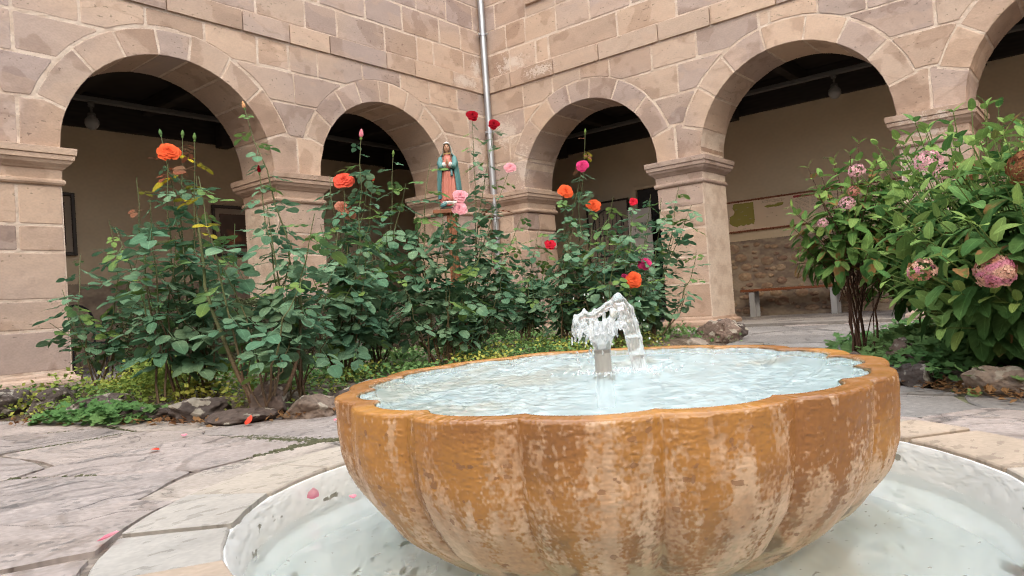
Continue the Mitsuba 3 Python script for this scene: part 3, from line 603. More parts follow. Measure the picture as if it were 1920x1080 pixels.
# ---------------------------------------------------------------- fountain bowl
NL, OFF = 16, math.radians(221.0)
TILT = (0.0156, 0.0111)
def lobe(a, amp):
    u = ((a - OFF) * NL / (2 * np.pi)) % 1.0 * 2 - 1
    return 1 - amp * (1 - np.sqrt(np.maximum(1 - (0.95 * np.abs(u)) ** 2.0, 0)))
def bowl_mesh(prof, n=640, rimnoise=True):
    a = np.arange(n) * 2 * np.pi / n; V = []
    for r, z, amp in prof:
        L = lobe(a, amp); R = r * L
        x, y = np.cos(a) * R, np.sin(a) * R
        d = (meshkit.fbm(np.c_[np.cos(a) * 4.5, np.sin(a) * 4.5, np.full(n, z * 7)], 3) - 0.5)
        d2 = (meshkit.fbm(np.c_[np.cos(a) * 22, np.sin(a) * 22, np.full(n, z * 22)], 3) - 0.5)
        k = 1 + 0.018 * d + 0.007 * d2
        x, y = x * k, y * k
        zz = z + BC[2] + 0.006 * d * (z > -0.06) + TILT[0] * x + TILT[1] * y
        V.append(np.c_[x + BC[0], y + BC[1], zz])
    return np.vstack(V), grid_faces(len(prof), n, True)
from scipy.interpolate import PchipInterpolator
_z = np.array([-0.67, -0.63, -0.60, -0.55, -0.51, -0.45, -0.40, -0.33, -0.27, -0.19, -0.10, -0.03])
_R = np.array([0.33, 0.385, 0.465, 0.565, 0.632, 0.715, 0.780, 0.836, 0.878, 0.907, 0.917, 0.919])
zs = np.r_[np.linspace(-0.67, -0.03, 64)]
_ri = PchipInterpolator(_z, _R)
prof = [(0.02, -0.655, 0.0), (0.28, -0.665, 0.04)] + [(float(_ri(z)), float(z), 0.072) for z in zs] + [(0.9195, -0.012, 0.072), (0.917, -0.004, 0.072), (0.910, -0.0005, 0.073), (0.90, 0.0, 0.074), (0.875, 0.001, 0.08), (0.856, 0.0005, 0.085), (0.850, -0.003, 0.086), (0.847, -0.010, 0.088), (0.845, -0.024, 0.088), (0.84, -0.05, 0.088)]
fb = thing('fountain_bowl', 'large lobed orange-ochre stone bowl with worn paint and a glossy scalloped rim', 'fountain')
obj('bowl', bowl_mesh(prof), 'bowl_mat', fb, smooth=True)
prof = [(0.8405, -0.030, 0.088), (0.815, -0.045, 0.075), (0.76, -0.075, 0.03), (0.6, -0.105, 0.0), (0.3, -0.125, 0.0), (0.01, -0.126, 0.0)]
obj('lining', bowl_mesh(prof, 320), 'lining_mat', fb, smooth=True)
obj('foot', lathe([(0.37, -0.27), (0.35, -0.24), (0.37, -0.18)], 64, BC), 'bowl_mat', fb, smooth=True)
RV = np.cross(FW, [0, 0, 1]); RV /= np.linalg.norm(RV); TV = np.array([-FW[0], -FW[1], 0]); TV /= np.linalg.norm(TV)
SPL = np.array([RV[0] * 0.135 + TV[0] * 0.02, RV[1] * 0.135 + TV[1] * 0.02])
def bowl_h(X, Y, r):
    q = np.stack([X * 19, Y * 19, X * 0], -1); w = meshkit.noise(q * 0.35) * 5
    h = 0.0034 * (meshkit.fbm(q * [1.0, 1.3, 1], 3) - 0.5) * 2 + 0.0027 * (meshkit.fbm(q * 2.3 + 9, 2) - 0.5) * 2
    d = np.hypot(X - SPL[0], Y - SPL[1])
    h += 0.0022 * np.sin(d * 95 + w) * np.exp(-d * 1.6) + 0.0011 * np.sin(r * 130 + w * 1.4) * np.exp(-r * 1.5)
    near = np.exp(-(d / 0.15) ** 2) + 0.6 * np.exp(-(r / 0.10) ** 2)
    return h + near * 0.015 * (meshkit.fbm(np.stack([X * 45, Y * 45, X * 0], -1), 3) - 0.45)
wv = ripples(230, 640, lambda a: 0.850 * lobe(a, 0.088), BC, BC[2] - 0.005, bowl_h, TILT)
tag(obj('water_001' if False else 'water', wv, 'water_mat', smooth=True), 'rippling water filling the lobed bowl', kind='structure')

# ---------------------------------------------------------------- jet
nz = thing('fountain_nozzle', 'grey plastic pipe nozzle standing in the middle of the bowl', 'nozzle')
NZ = np.array([BC[0], BC[1], BC[2] - 0.005 + 0.083])
obj('pipe', lathe([(0.0, -0.26), (0.033, -0.26), (0.0285, -0.014), (0.0275, -0.012), (0.0, -0.012)], 32, (0, 0)), 'grey_plastic', nz, smooth=30, tw=T().translate(NZ.tolist()))
obj('collar', lathe([(0.0, -0.014), (0.0292, -0.014), (0.0295, -0.003), (0.027, 0.0), (0.02, 0.0), (0.018, -0.006), (0.0, -0.006)], 32, (0, 0)), 'grey_collar', nz, smooth=30, tw=T().translate(NZ.tolist()))
import manifold3d as m3
def jet_mesh():
    S = []
    def pl(pts, r):
        pts = np.array(pts, float); r = np.broadcast_to(r, (len(pts),))
        for i in range(len(pts) - 1): S.append((pts[i], pts[i + 1], r[i], r[i + 1]))
    R2 = np.random.default_rng(5)
    for k in range(15):                                             # cone of water leaving the nozzle
        p = k * 2 * np.pi / 15; c, s = math.cos(p), math.sin(p); w = R2.uniform(0.9, 1.15)
        top = 0.055 + 0.018 * R2.random()
        pl([(0.019 * c, 0.019 * s, -0.004), (0.024 * c, 0.024 * s, 0.018), (0.040 * c * w, 0.036 * s * w, top * 0.75), (0.058 * c * w, 0.05 * s * w, top + 0.012)], (0.0062, 0.0052, 0.0045, 0.004))
        e = np.array((0.058 * c * w, 0.05 * s * w, top + 0.012))
        pl([e, e + (0.018 * c, 0.014 * s, 0.016 * R2.random() + 0.01), e + (0.030 * c, 0.02 * s, -0.002)], (0.0045, 0.0055, 0.0045))
        if R2.random() < 0.7: pl([e + (0.030 * c, 0.02 * s, -0.002), e + (0.036 * c, 0.024 * s, -0.03 * R2.random() - 0.012)], (0.005, 0.0025))
    # crown: ragged upper rim from the left lip to the peak
    rim = [(-0.092, 0.0, 0.085), (-0.088, 0.015, 0.104), (-0.072, 0.02, 0.118), (-0.055, 0.02, 0.128), (-0.04, 0.018, 0.119), (-0.02, 0.02, 0.124), (0.0, 0.015, 0.135), (0.025, 0.01, 0.152), (0.045, 0.005, 0.160), (0.06, 0.0, 0.178)]
    pl(rim, 0.0075); pl([(x, -0.035 + 0.02 * math.sin(i), z - 0.014) for i, (x, y, z) in enumerate(rim)], 0.006)
    pl([(-0.055, 0.02, 0.128), (-0.056, 0.02, 0.143)], (0.006, 0.003)); pl([(-0.022, 0.02, 0.124), (-0.02, 0.02, 0.141)], (0.006, 0.003))
    for x in (-0.088, -0.06, -0.02, 0.012, 0.04):
        pl([(x * 0.6, 0.02, 0.062), (x * 0.95, 0.028, 0.09), (x, 0.015, 0.122 + 0.3 * max(x, 0))], (0.006, 0.0045, 0.005))
    for y in (-0.03, 0.0, 0.025):
        pl([(-0.03, y, 0.06), (0.0, y, 0.082), (0.03, y, 0.092), (0.055, y * 0.6, 0.12), (0.062, y * 0.3, 0.15), (0.066, 0, 0.172)], (0.006, 0.007, 0.008, 0.009, 0.009, 0.008))
    pl([(-0.04, 0.03, 0.068), (-0.01, 0.035, 0.08), (0.02, 0.035, 0.078), (0.045, 0.03, 0.065)], 0.0085)
    # the arched sheet that falls to the right
    for k, (o, y) in enumerate(((-0.006, 0.020), (0.007, 0.010), (0.019, -0.002), (0.031, -0.012), (0.043, -0.022), (0.052, -0.008))):
        pl([(0.058 + 0.1 * o, y, 0.176 - 0.3 * o), (0.068 + 0.35 * o, y, 0.181 - 0.35 * o), (0.074 + 0.75 * o, y, 0.14 - 0.1 * o), (0.082 + 0.85 * o, y, 0.085), (0.093 + 0.85 * o, y * 0.8, 0.03), (0.102 + 0.8 * o, y * 0.9, -0.03), (0.110 + 0.75 * o, y * 1.1, -0.085)], (0.008, 0.0072, 0.0058, 0.005, 0.0046, 0.0044, 0.004))
    A = np.array([s[0] for s in S]); B = np.array([s[1] for s in S]); ra = np.array([s[2] for s in S]); rb = np.array([s[3] for s in S])
    lo, hi, st = np.array([-0.125, -0.085, -0.10]), np.array([0.165, 0.085, 0.205]), 0.0030
    n = np.ceil((hi - lo) / st).astype(int) + 1
    X = np.stack(np.meshgrid(*[lo[i] + st * np.arange(n[i]) for i in range(3)], indexing='ij'), -1)
    P = X.reshape(-1, 3); acc = np.zeros(len(P)); K = 330.0
    for a, b, r0, r1 in zip(A, B, ra, rb):
        m = np.all((P > np.minimum(a, b) - 0.03) & (P < np.maximum(a, b) + 0.03), axis=1); q = P[m]
        ab = b - a; t = np.clip(((q - a) @ ab) / max(ab @ ab, 1e-12), 0, 1)
        d = np.linalg.norm(q - a - t[:, None] * ab, axis=1) - (r0 + (r1 - r0) * t)
        acc[m] += np.exp(-K * d)
    d = -np.log(np.maximum(acc, 1e-9)) / K - 0.0018
    d += 0.0013 * (meshkit.fbm(P * [60, 60, 38], 3) - 0.42) * 2
    D = d.reshape(n)
    def fn(x, y, z):
        g = (np.array((x, y, z)) - lo) / st; i = np.clip(g.astype(int), 0, n - 2); t = np.clip(g - i, 0, 1)
        c = D[i[0]:i[0] + 2, i[1]:i[1] + 2, i[2]:i[2] + 2]
        c = c[0] * (1 - t[0]) + c[1] * t[0]; c = c[0] * (1 - t[1]) + c[1] * t[1]
        return -float(c[0] * (1 - t[2]) + c[1] * t[2])
    M = m3.Manifold.level_set(fn, [*(lo + 0.004), *(hi - 0.004)], 0.0042, 0.0).to_mesh()
    return np.asarray(M.vert_properties[:, :3], float), np.asarray(M.tri_verts)
JM = np.eye(4); JM[:3, 0], JM[:3, 1], JM[:3, 2], JM[:3, 3] = RV, TV, (0, 0, 1), NZ
jet = thing('water_jet', 'clear splashing jet over the nozzle with one sheet falling to the right', 'water jet')
jv, jf = fixed(xf(jet_mesh(), JM)); obj('splash', (jv, jf), 'aerated_water', jet, smooth=True)
drops = []
for i in range(300):
    if i < 46: c = np.array([rng.uniform(-0.11, 0.0), rng.uniform(-0.04, 0.04), rng.uniform(-0.06, 0.08)]); s = rng.uniform(0.0018, 0.0048); st = rng.uniform(1.0, 3.2)
    elif i < 66: c = np.array([rng.uniform(-0.1, 0.16), rng.uniform(-0.06, 0.06), rng.uniform(0.05, 0.2)]); s = rng.uniform(0.001, 0.0028); st = 1.3
    elif i < 74: c = np.array([rng.uniform(0.05, 0.3), rng.uniform(-0.5, 0.2), rng.uniform(-0.05, 0.02)]); s = rng.uniform(0.002, 0.004); st = 1.2
    else:
        a, q = rng.uniform(0, 2 * np.pi), abs(rng.normal(0, 0.11)); k = rng.random() < 0.55; q = q if k else 0.035 + 0.6 * q
        c = np.array([(0.125 if k else 0) + q * math.cos(a), q * math.sin(a), -0.083 + 0.002]); s = rng.uniform(0.0018, 0.0055); st = 0.8
    m = trimesh.creation.icosphere(subdivisions=1, radius=1.0); drops.append((np.asarray(m.vertices) * [s, s, s * st] + c, np.asarray(m.faces)))
obj('droplets', xf(cat(drops), JM), 'aerated_water', jet, smooth=True); labels[jet + '__droplets'] = {'kind': 'stuff'}

# ---------------------------------------------------------------- downpipe, lamps, bench, boards, pictures
dp = thing('drainpipe', 'grey metal drainpipe clamped into the corner where the two walls meet', 'drainpipe')
obj('pipe', tube([(-0.11, -0.11, z) for z in (0.05, 2.0, 4.0, 6.0, 9.0)], 0.068, 16), 'zinc', dp, smooth=40)
for z in (0.9, 2.45, 4.27, 6.35, 8.2):
    m = lathe([(0.069, -0.025), (0.078, -0.022), (0.078, 0.022), (0.069, 0.025)], 20, (-0.11, -0.11)); ears = [bx(-0.24, -0.18, -0.13, -0.09, -0.02, 0.02, 0.004), bx(-0.13, -0.09, -0.24, -0.18, -0.02, 0.02, 0.004), bx(-0.05, 0.0, -0.13, -0.09, -0.015, 0.015), bx(-0.13, -0.09, -0.05, 0.0, -0.015, 0.015)]
    m = cat([m] + ears); obj('clamp', (m[0] + [0, 0, z], m[1]), 'zinc', dp)
def lamp(c, label, stem):
    k = thing('globe_lamp', label, 'lamp', 'globe lamps of the galleries')
    obj('globe', xf(lathe([(0.0, -0.125), (0.04, -0.118), (0.08, -0.09), (0.105, -0.04), (0.108, 0.0), (0.095, 0.045), (0.065, 0.085), (0.05, 0.10)], 32), frame(c, (1, 0, 0), (0, 0, 1))), 'lamp_glass', k, smooth=50)
    obj('socket', xf(lathe([(0.05, 0.095), (0.062, 0.10), (0.062, 0.13), (0.045, 0.15), (0.02, 0.155), (0.018, stem), (0.045, stem + 0.01), (0.05, stem + 0.07), (0.0, stem + 0.08)], 24), frame(c, (1, 0, 0), (0, 0, 1))), 'conduit_mat', k, smooth=40)
lamp((-6.92, 2.5, 4.04), 'unlit glass globe lamp under the ceiling behind the left arch', 0.24)
lamp((2.2, -6.39, 4.06), 'unlit glass globe lamp under the ceiling behind the right arch', 0.24)
for k, (y, s0, s1, lab) in enumerate(((2.5, -14, 2.2, 'grey conduit strip under the ceiling carrying the left globe lamp'), (2.2, -14, 2.5, 'grey conduit strip under the ceiling carrying the right globe lamp'))):
    tag(obj('conduit', fixed(side_map(k)(bx(s0, s1, 4.37, 4.45, y - 0.05, y + 0.05, 0.01))), 'conduit_mat'), lab, 'conduit')
# bench behind arch
bk = thing('bench', 'long bench with a reddish wooden seat on flat grey metal legs', 'bench')
bxx, by0, by1 = 2.74, -6.62, -4.20
for i, (a, b) in enumerate(((-0.17, -0.005), (0.005, 0.17))):
    obj('seat_plank', bx(bxx + a, bxx + b, by0, by1, 0.545, 0.595, 0.006), 'bench_wood', bk)
for y in (-4.42, -5.98):
    for xx in (bxx - 0.13, bxx + 0.12): obj('leg', bx(xx - 0.012, xx + 0.012, y - 0.055, y + 0.055, 0.04, 0.544, 0.003), 'steel_grey', bk)
    obj('leg_brace', bx(bxx - 0.117, bxx + 0.107, y - 0.02, y + 0.02, 0.50, 0.53), 'steel_grey', bk)
# long notice board over the bench
nb = thing('notice_board', 'long framed notice board with an olive map and printed text above the bench', 'notice board')
xw = 3.135
obj('panel', bx(xw - 0.02, xw, -7.6, -3.3, 1.83, 2.43), 'board_paper', nb)
for z in (1.80, 2.43): obj('rail', bx(xw - 0.035, xw - 0.001, -7.6, -3.3, z, z + 0.035, 0.004), 'bench_wood', nb)
def flatx(poly, x, t=0.003):
    m = trimesh.creation.extrude_polygon(poly, t, engine='earcut'); v = np.asarray(m.vertices); f = np.asarray(m.faces)
    return fixed((np.c_[x - v[:, 2], v[:, 0], v[:, 1]], f))
mp = Polygon([(-4.40, 2.40), (-3.98, 2.41), (-3.95, 2.32), (-3.99, 2.25), (-3.96, 2.18), (-3.88, 2.15), (-3.86, 2.02), (-3.92, 1.96), (-4.03, 1.92), (-4.10, 1.95), (-4.17, 1.92), (-4.22, 1.96), (-4.28, 1.93), (-4.34, 1.97), (-4.38, 1.93), (-4.41, 2.02)])
obj('olive_map', flatx(mp, xw - 0.0205), 'board_olive', nb)
mp2 = Polygon([(-4.62, 2.27), (-4.70, 2.30), (-4.84, 2.29), (-4.90, 2.32), (-5.02, 2.31), (-5.0, 2.26), (-4.88, 2.24), (-4.8, 2.25), (-4.7, 2.24)])
obj('olive_map', flatx(mp2, xw - 0.0205), 'board_olive', nb)
obj('red_heading', flatx(box(-5.80, 2.365, -5.22, 2.41), xw - 0.0205), 'board_red', nb)
lines = []
R3 = np.random.default_rng(4)
for (a, b, z0, z1, dz) in ((-5.52, -5.25, 2.02, 2.34, 0.026), (-5.82, -5.56, 2.02, 2.34, 0.026), (-6.2, -5.92, 1.95, 2.34, 0.026), (-6.52, -6.24, 1.95, 2.34, 0.026), (-5.05, -4.58, 2.36, 2.39, 0.03)):
    z = z1
    while z > z0:
        y = b
        while y > a + 0.02:
            w = R3.uniform(0.012, 0.05); w = min(w, y - a); lines.append(flatx(box(y - w, z - 0.008, y, z), xw - 0.0205, 0.0015)); y -= w + 0.008
        z -= dz
for y, z, w in ((-4.0, 2.28, 0.05), (-4.12, 2.22, 0.06), (-4.2, 2.14, 0.05), (-4.05, 2.08, 0.06), (-4.25, 2.3, 0.05), (-4.3, 2.06, 0.05), (-4.75, 2.12, 0.04), (-4.85, 2.06, 0.03), (-4.66, 2.05, 0.03), (-4.15, 1.86, 0.06)):
    lines.append(flatx(box(y - w, z, y, z + 0.009), xw - 0.0245, 0.0015))
obj('printed_lines', cat(lines), 'print_grey', nb); labels[nb + '__printed_lines'] = {'kind': 'stuff'}
# doorway with painted darkness, picture of a gate and a lettered sheet in the right gallery
dr_ = thing('doorway', 'doorway in the right gallery beside the stone pier, its inner darkness painted on a black sheet', 'doorway')
obj('shade_panel', bx(3.10, 3.12, -2.75, -1.72, 0.05, 3.05), 'black_metal_and_shade', dr_)  # flat black sheet; the darkness inside the doorway is put into its colour
for y0, y1, z0, z1 in ((-1.72, -1.62, 0.05, 3.12), (-2.85, -2.75, 0.05, 3.12), (-2.75, -1.72, 3.05, 3.12)): obj('jamb', bx(3.02, 3.138, y0, y1, z0, z1, 0.006), 'plaster_mat', dr_)
pg = thing('gate_picture', 'tall framed picture of an arched iron gate leaning in the right gallery', 'picture')
obj('sheet', bx(2.98, 3.0, -1.5, -0.42, 1.25, 2.86), 'mat_beige', pg)
for y0, y1, z0, z1 in ((-1.54, -1.50, 1.21, 2.9), (-0.42, -0.38, 1.21, 2.9), (-1.5, -0.42, 2.86, 2.9), (-1.5, -0.42, 1.21, 1.25)): obj('frame', bx(2.95, 3.01, y0, y1, z0, z1, 0.005), 'frame_wood', pg)
t = np.linspace(0, np.pi, 24)
obj('gate_arch', tube(np.c_[np.full(24, 2.97), -0.96 + 0.42 * np.cos(t), 2.28 + 0.42 * np.sin(t)], 0.02, 5), 'print_dark', pg)
for i in range(7):
    y = -1.32 + 0.12 * i; h = 2.28 + math.sqrt(max(0.42 ** 2 - (y + 0.96) ** 2, 0)) - 0.03
    obj('gate_bar', tube([(2.972, y, 1.3), (2.972, y, h)], 0.010, 5), 'print_dark', pg)
obj('gate_bar', tube([(2.971, -1.38, 2.1), (2.971, -0.54, 2.1)], 0.014, 5), 'print_dark', pg); obj('gate_bar', tube([(2.971, -1.38, 1.6), (2.971, -0.54, 1.6)], 0.02, 5), 'print_dark', pg)
obj('easel_leg', tube([(2.92, -1.25, 0.05), (3.05, -1.2, 1.3)], 0.025, 6), 'frame_wood', pg); obj('easel_leg', tube([(2.92, -0.66, 0.05), (3.05, -0.7, 1.3)], 0.025, 6), 'frame_wood', pg)
sg = thing('lettered_sheet', 'pale lettered sheet standing in front of the dark doorway', 'sign')
obj('sheet', bx(2.60, 2.62, -2.30, -1.72, 0.5, 2.55), 'paper_white', sg)
ln = []
for j in range(2):
    y = -1.86
    for kx in range(5):
        w = [0.06, 0.045, 0.06, 0.05, 0.055][(kx + j) % 5]; ln += [bx(2.597, 2.5995, y - w, y - w + 0.014, 2.17 - 0.12 * j, 2.24 - 0.12 * j), bx(2.597, 2.5995, y - w + 0.016, y, 2.226 - 0.12 * j - 0.03 * (kx % 2), 2.24 - 0.12 * j - 0.03 * (kx % 2))]; y -= 0.08
obj('lettering', cat(ln), 'print_dark', sg)
def picture(x0, x1, z0, z1, label):
    k = thing('framed_picture', label, 'picture'); y = 3.585
    obj('mount', bx(x0 + 0.06, x1 - 0.06, y - 0.012, y, z0 + 0.06, z1 - 0.06), 'mat_beige', k)
    obj('painting', bx(x0 + 0.16, x1 - 0.16, y - 0.018, y - 0.0125, z0 + 0.17, z1 - 0.17), 'painting_dark', k)
    for a, b, c, d in ((x0, x0 + 0.06, z0, z1), (x1 - 0.06, x1, z0, z1), (x0 + 0.06, x1 - 0.06, z1 - 0.06, z1), (x0 + 0.06, x1 - 0.06, z0, z0 + 0.06)): obj('frame', bx(a, b, y - 0.045, y, c, d, 0.006), 'frame_wood', k)
picture(-7.75, -6.86, 1.97, 3.05, 'dark framed picture half hidden by the left stone pier')
picture(-4.4, -3.45, 1.97, 3.0, 'dark framed picture with a reddish image behind the rose canes')
wb = thing('wheelbarrow_frame' if False else 'metal_chair', 'black metal garden chair half hidden behind the hedge by the left pier', 'chair')
cx, cy = -7.55, 1.6
obj('seat', bx(cx - 0.24, cx + 0.24, cy - 0.24, cy + 0.24, 0.47, 0.50, 0.01), 'black_metal_and_shade', wb)
t = np.linspace(0, np.pi, 14)
obj('backrest', tube(np.c_[cx + 0.24 * np.cos(t), np.full(14, cy + 0.24), 0.78 + 0.28 * np.sin(t)], 0.016, 6), 'black_metal_and_shade', wb)
for sx in (-1, 1):
    for sy in (-1, 1): obj('leg', tube([(cx + sx * 0.22, cy + sy * 0.22, 0.04), (cx + sx * 0.22, cy + sy * 0.22, 0.47)] if sy < 0 else [(cx + sx * 0.24, cy + 0.24, 0.04), (cx + sx * 0.24, cy + 0.24, 0.80)], 0.014, 6), 'black_metal_and_shade', wb)
# ---------------------------------------------------------------- rocks round the beds
ROCKS = [(-10.25, -2.55, 0.34, 0.22, 0.16, 0.35, 'dark lichened rock at the left edge of the picture under the pier'), (-9.86, -2.95, 0.26, 0.2, 0.17, 0.2, 'pale blotched rock next to the leftmost dark one'),
         (-9.62, -3.45, 0.24, 0.22, 0.17, 0.1, 'dark brown squarish rock left of the bed corner'), (-9.5, -4.1, 0.32, 0.2, 0.13, 0.25, 'long low rock behind the ivy at the bed edge'),
         (-9.42, -4.75, 0.26, 0.17, 0.09, 0.15, 'low dark rock half buried in leaf litter'), (-9.30, -5.22, 0.22, 0.18, 0.12, 0.1, 'dark jagged rock at the front of the rose bed'),
         (-9.27, -5.62, 0.24, 0.15, 0.07, 0.4, 'flat grey rock lying at the paving edge'), (-9.05, -5.62, 0.17, 0.15, 0.17, 0.45, 'upright rounded rock under the thick rose stem'),
         (-8.93, -5.94, 0.20, 0.13, 0.10, 0.75, 'pale flat topped rock next to the upright one'), (-8.58, -6.0, 0.26, 0.16, 0.13, 0.35, 'reddish wedge rock nearest the bowl on the left'),
         (-8.2, -6.15, 0.22, 0.15, 0.12, 0.2, 'dark rock behind the left side of the bowl'), (-4.6, -6.62, 0.16, 0.14, 0.11, 0.95, 'small rusty rock just right of the jet'),
         (-3.42, -6.25, 0.22, 0.18, 0.19, 0.62, 'pitted pinkish rock left of the stone pier foot'), (-3.12, -6.32, 0.21, 0.17, 0.19, 0.66, 'rounded brown rock with holes beside the pitted one'),
         (-2.82, -6.25, 0.20, 0.16, 0.16, 0.08, 'dark split rock between the brown rock and the pier'), (-2.45, -5.95, 0.22, 0.18, 0.17, 0.05, 'dark rugged rock at the end of the row by the pier'),
         (-6.22, -8.92, 0.15, 0.13, 0.16, 0.55, 'brown angular boulder among the ground cover'), (-6.62, -8.80, 0.19, 0.13, 0.10, 0.08, 'dark grey rock at the bed edge right of the bowl'),
         (-6.92, -9.10, 0.17, 0.12, 0.11, 0.2, 'sharp dark rock leaning beside the dark grey one'), (-7.22, -9.55, 0.20, 0.13, 0.10, 0.8, 'smooth pale rock at the right edge with dry leaves'),
         (-6.35, -8.62, 0.14, 0.11, 0.10, 0.5, 'small pale stone peeping past the bowl rim on the right')]
for i, (x, y, rx, ry, rz, hue, lab) in enumerate(ROCKS):
    v, f = lump(rx * 0.9, ry * 0.9, rz * 0.95, i + 3, 4, 0.5, 1.35)
    v = np.asarray(v); cl = 0.72 + 0.2 * meshkit.noise(np.c_[np.sign(v) , ][:, :3] + i); d = np.linalg.norm(v / [rx, ry, rz], axis=1)
    v = v * (1 + 0.34 * (meshkit.fbm(v * 17 + i * 3, 4) - 0.5))[:, None]
    for kk in range(5):                       # a few broken faces
        nrm = rng.normal(size=3); nrm /= np.linalg.norm(nrm); h = (v / [rx, ry, rz]) @ nrm; over = np.maximum(h - 0.68, 0)
        v = v - (over * 0.85)[:, None] * nrm * [rx, ry, rz]
    a = rng.uniform(0, 6.28); c, s = math.cos(a) if i in (12, 13, 16) else math.cos(0.9 * a), math.sin(a)
    ang = rng.uniform(-0.4, 0.4) + (0.9 if y < -7 else -0.9); c, s = math.cos(ang), math.sin(ang)
    v = np.c_[v[:, 0] * c - v[:, 1] * s + x, v[:, 0] * s + v[:, 1] * c + y, v[:, 2] + rz * 0.45]
    tag(obj('rock', (v, f), 'rock_mat', smooth=35, uv=None) if False else obj('rock', (v, f), 'rock_mat', smooth=True, uv=np.tile([hue, 0.5], (len(v), 1))), lab, 'rock', 'rocks edging the beds')

# ---------------------------------------------------------------- leaf and flower meshes
def leaf_mesh(L, W, st=6, fold=0.18, droop=0.25, tipx=1.5, base=0.75, wav=0.0, serr=0.0, seed=0):
    t = np.linspace(0, 1, st); w = W / 2 * np.sqrt(np.maximum(1 - np.abs(2 * t ** base - 1) ** 2.3, 0)) * (1.0 - 0.22 * t ** 3); w[0] = 0.02 * W; w[-1] = 0.0
    V, UV = [], []
    for i, (a, b) in enumerate(zip(t, w)):
        z = -droop * L * a * a
        for s in (-1, -0.5, 0, 0.5, 1):
            e = 1 + serr * (0.5 if i % 2 else -0.5) * (abs(s) == 1)
            V.append((a * L - 0.06 * L * abs(s) * (i > 0) * 0, s * b * e, z + fold * abs(s) * b + wav * L * math.sin(a * 9 + s * 2 + seed) * abs(s))); UV.append((a, s))
    return np.array(V), grid_faces(st, 5)[:, ::-1], np.array(UV)
def rot_z(a):
    M = np.eye(4); c, s = math.cos(a), math.sin(a); M[0, :2], M[1, :2] = (c, -s), (s, c); return M
def compound(seed, n=5, L=0.105):
    r = np.random.default_rng(seed); pet = L * 1.5; V, F, UV, nn = [], [], [], 0
    def put(m, M):
        nonlocal nn
        v, f = xf(m[:2], M); V.append(v); F.append(f + nn); UV.append(m[2]); nn += len(v)
    spots = [(1.0, 0.0, 1.1)] + [(p, s * r.uniform(0.9, 1.25), sc) for p, sc in ((0.72, 0.95), (0.36, 0.75))[:(n - 1) // 2] for s in (-1, 1)]
    for p, a, sc in spots:
        m = leaf_mesh(L * sc * r.uniform(0.9, 1.1), L * 0.76 * sc, 7, r.uniform(0.02, 0.22), r.uniform(-0.05, 0.28), base=0.86, wav=0.012, seed=r.uniform(0, 6))
        roll = np.eye(4); g = r.normal(0, 0.22); roll[1, 1:3], roll[2, 1:3] = (math.cos(g), -math.sin(g)), (math.sin(g), math.cos(g))
        M = rot_z(a) @ roll; M[:3, 3] = (pet * p + (0.012 * abs(math.cos(a))), 0.012 * np.sign(a), -0.12 * pet * p * p)
        put(m, M)
    x = np.linspace(0, 1, 5); tb = tube(np.c_[x * pet, 0 * x, -0.12 * pet * x * x], 0.0022, 3, False); put((tb[0], tb[1], np.zeros((len(tb[0]), 2))), np.eye(4))
    return mikit.ply((np.vstack(V), np.vstack(F)), None, smooth=True, uv=np.vstack(UV))
ROSE = [compound(20 + i, 5, 0.100 if i < 6 else 0.085) for i in range(8)] + [compound(40 + i, 3, 0.10) for i in range(3)]
def TW(M, s=1.0):
    A = M.copy(); A[:3, :3] = A[:3, :3] * s
    return T(A.tolist())
def bloom(n=30, R=0.075, seed=0, open_=1.0):
    r = np.random.default_rng(seed); V, F, UV, nn = [], [], [], 0
    for k in range(n):
        q = (k / (n - 1)) ** 0.8; ang = k * 2.39996 + r.uniform(-0.2, 0.2)
        tilt = math.radians(6 + 76 * open_ * q ** 1.3); h = R * (0.50 + 0.62 * q); w = R * (0.40 + 0.72 * q)
        u, s = np.meshgrid(np.linspace(0, 1, 5), np.linspace(-1, 1, 5), indexing='ij')
        wid = w * (0.30 + 0.70 * np.sin(np.pi * 0.5 * np.minimum(u * 1.25, 1))) * np.where(u > 0.85, 0.88, 1.0)
        curl = (0.10 + 0.30 * q) * np.maximum(u - 0.62, 0) ** 1.5 * R * 3.0
        x = R * 0.05 + R * 0.13 * q + h * u * math.sin(tilt) + curl; z = h * u * math.cos(tilt) - curl * 0.9 + 0.10 * R * np.sin(s * 3 + k) * u
        cup = (1 - 0.55 * q) * 0.9
        y = wid * s * 0.62; x = x - cup * wid * 0.5 * s * s
        c, sn = math.cos(ang), math.sin(ang)
        V.append(np.stack([x * c - y * sn, x * sn + y * c, z - R * 0.25 * q], -1).reshape(-1, 3)); F.append(grid_faces(5, 5) + nn); UV.append(np.stack([u, s], -1).reshape(-1, 2)); nn += 25
    return mikit.ply((np.vstack(V), np.vstack(F)), None, smooth=True, uv=np.vstack(UV))
BLOOM = [bloom(34, 0.075, 1, 1.0), bloom(30, 0.075, 2, 0.85), bloom(34, 0.075, 3, 1.08), bloom(16, 0.06, 4, 0.6)]
def bud_mesh():
    v, f = lathe([(0.0, 0.0), (0.012, 0.006), (0.017, 0.022), (0.0145, 0.042), (0.007, 0.062), (0.0, 0.072)], 10); return v, f
BUD = bud_mesh()
SEPAL = cat([xf(leaf_mesh(0.05, 0.014, 4, 0.2, -0.25)[:2], rot_z(k * 1.2566) @ np.array([[0.35, 0, -0.94, 0.008], [0, 1, 0, 0], [0.94, 0, 0.35, 0.0], [0, 0, 0, 1]])) for k in range(5)] + [lathe([(0.0, -0.02), (0.008, -0.016), (0.010, -0.004), (0.006, 0.004)], 8)])
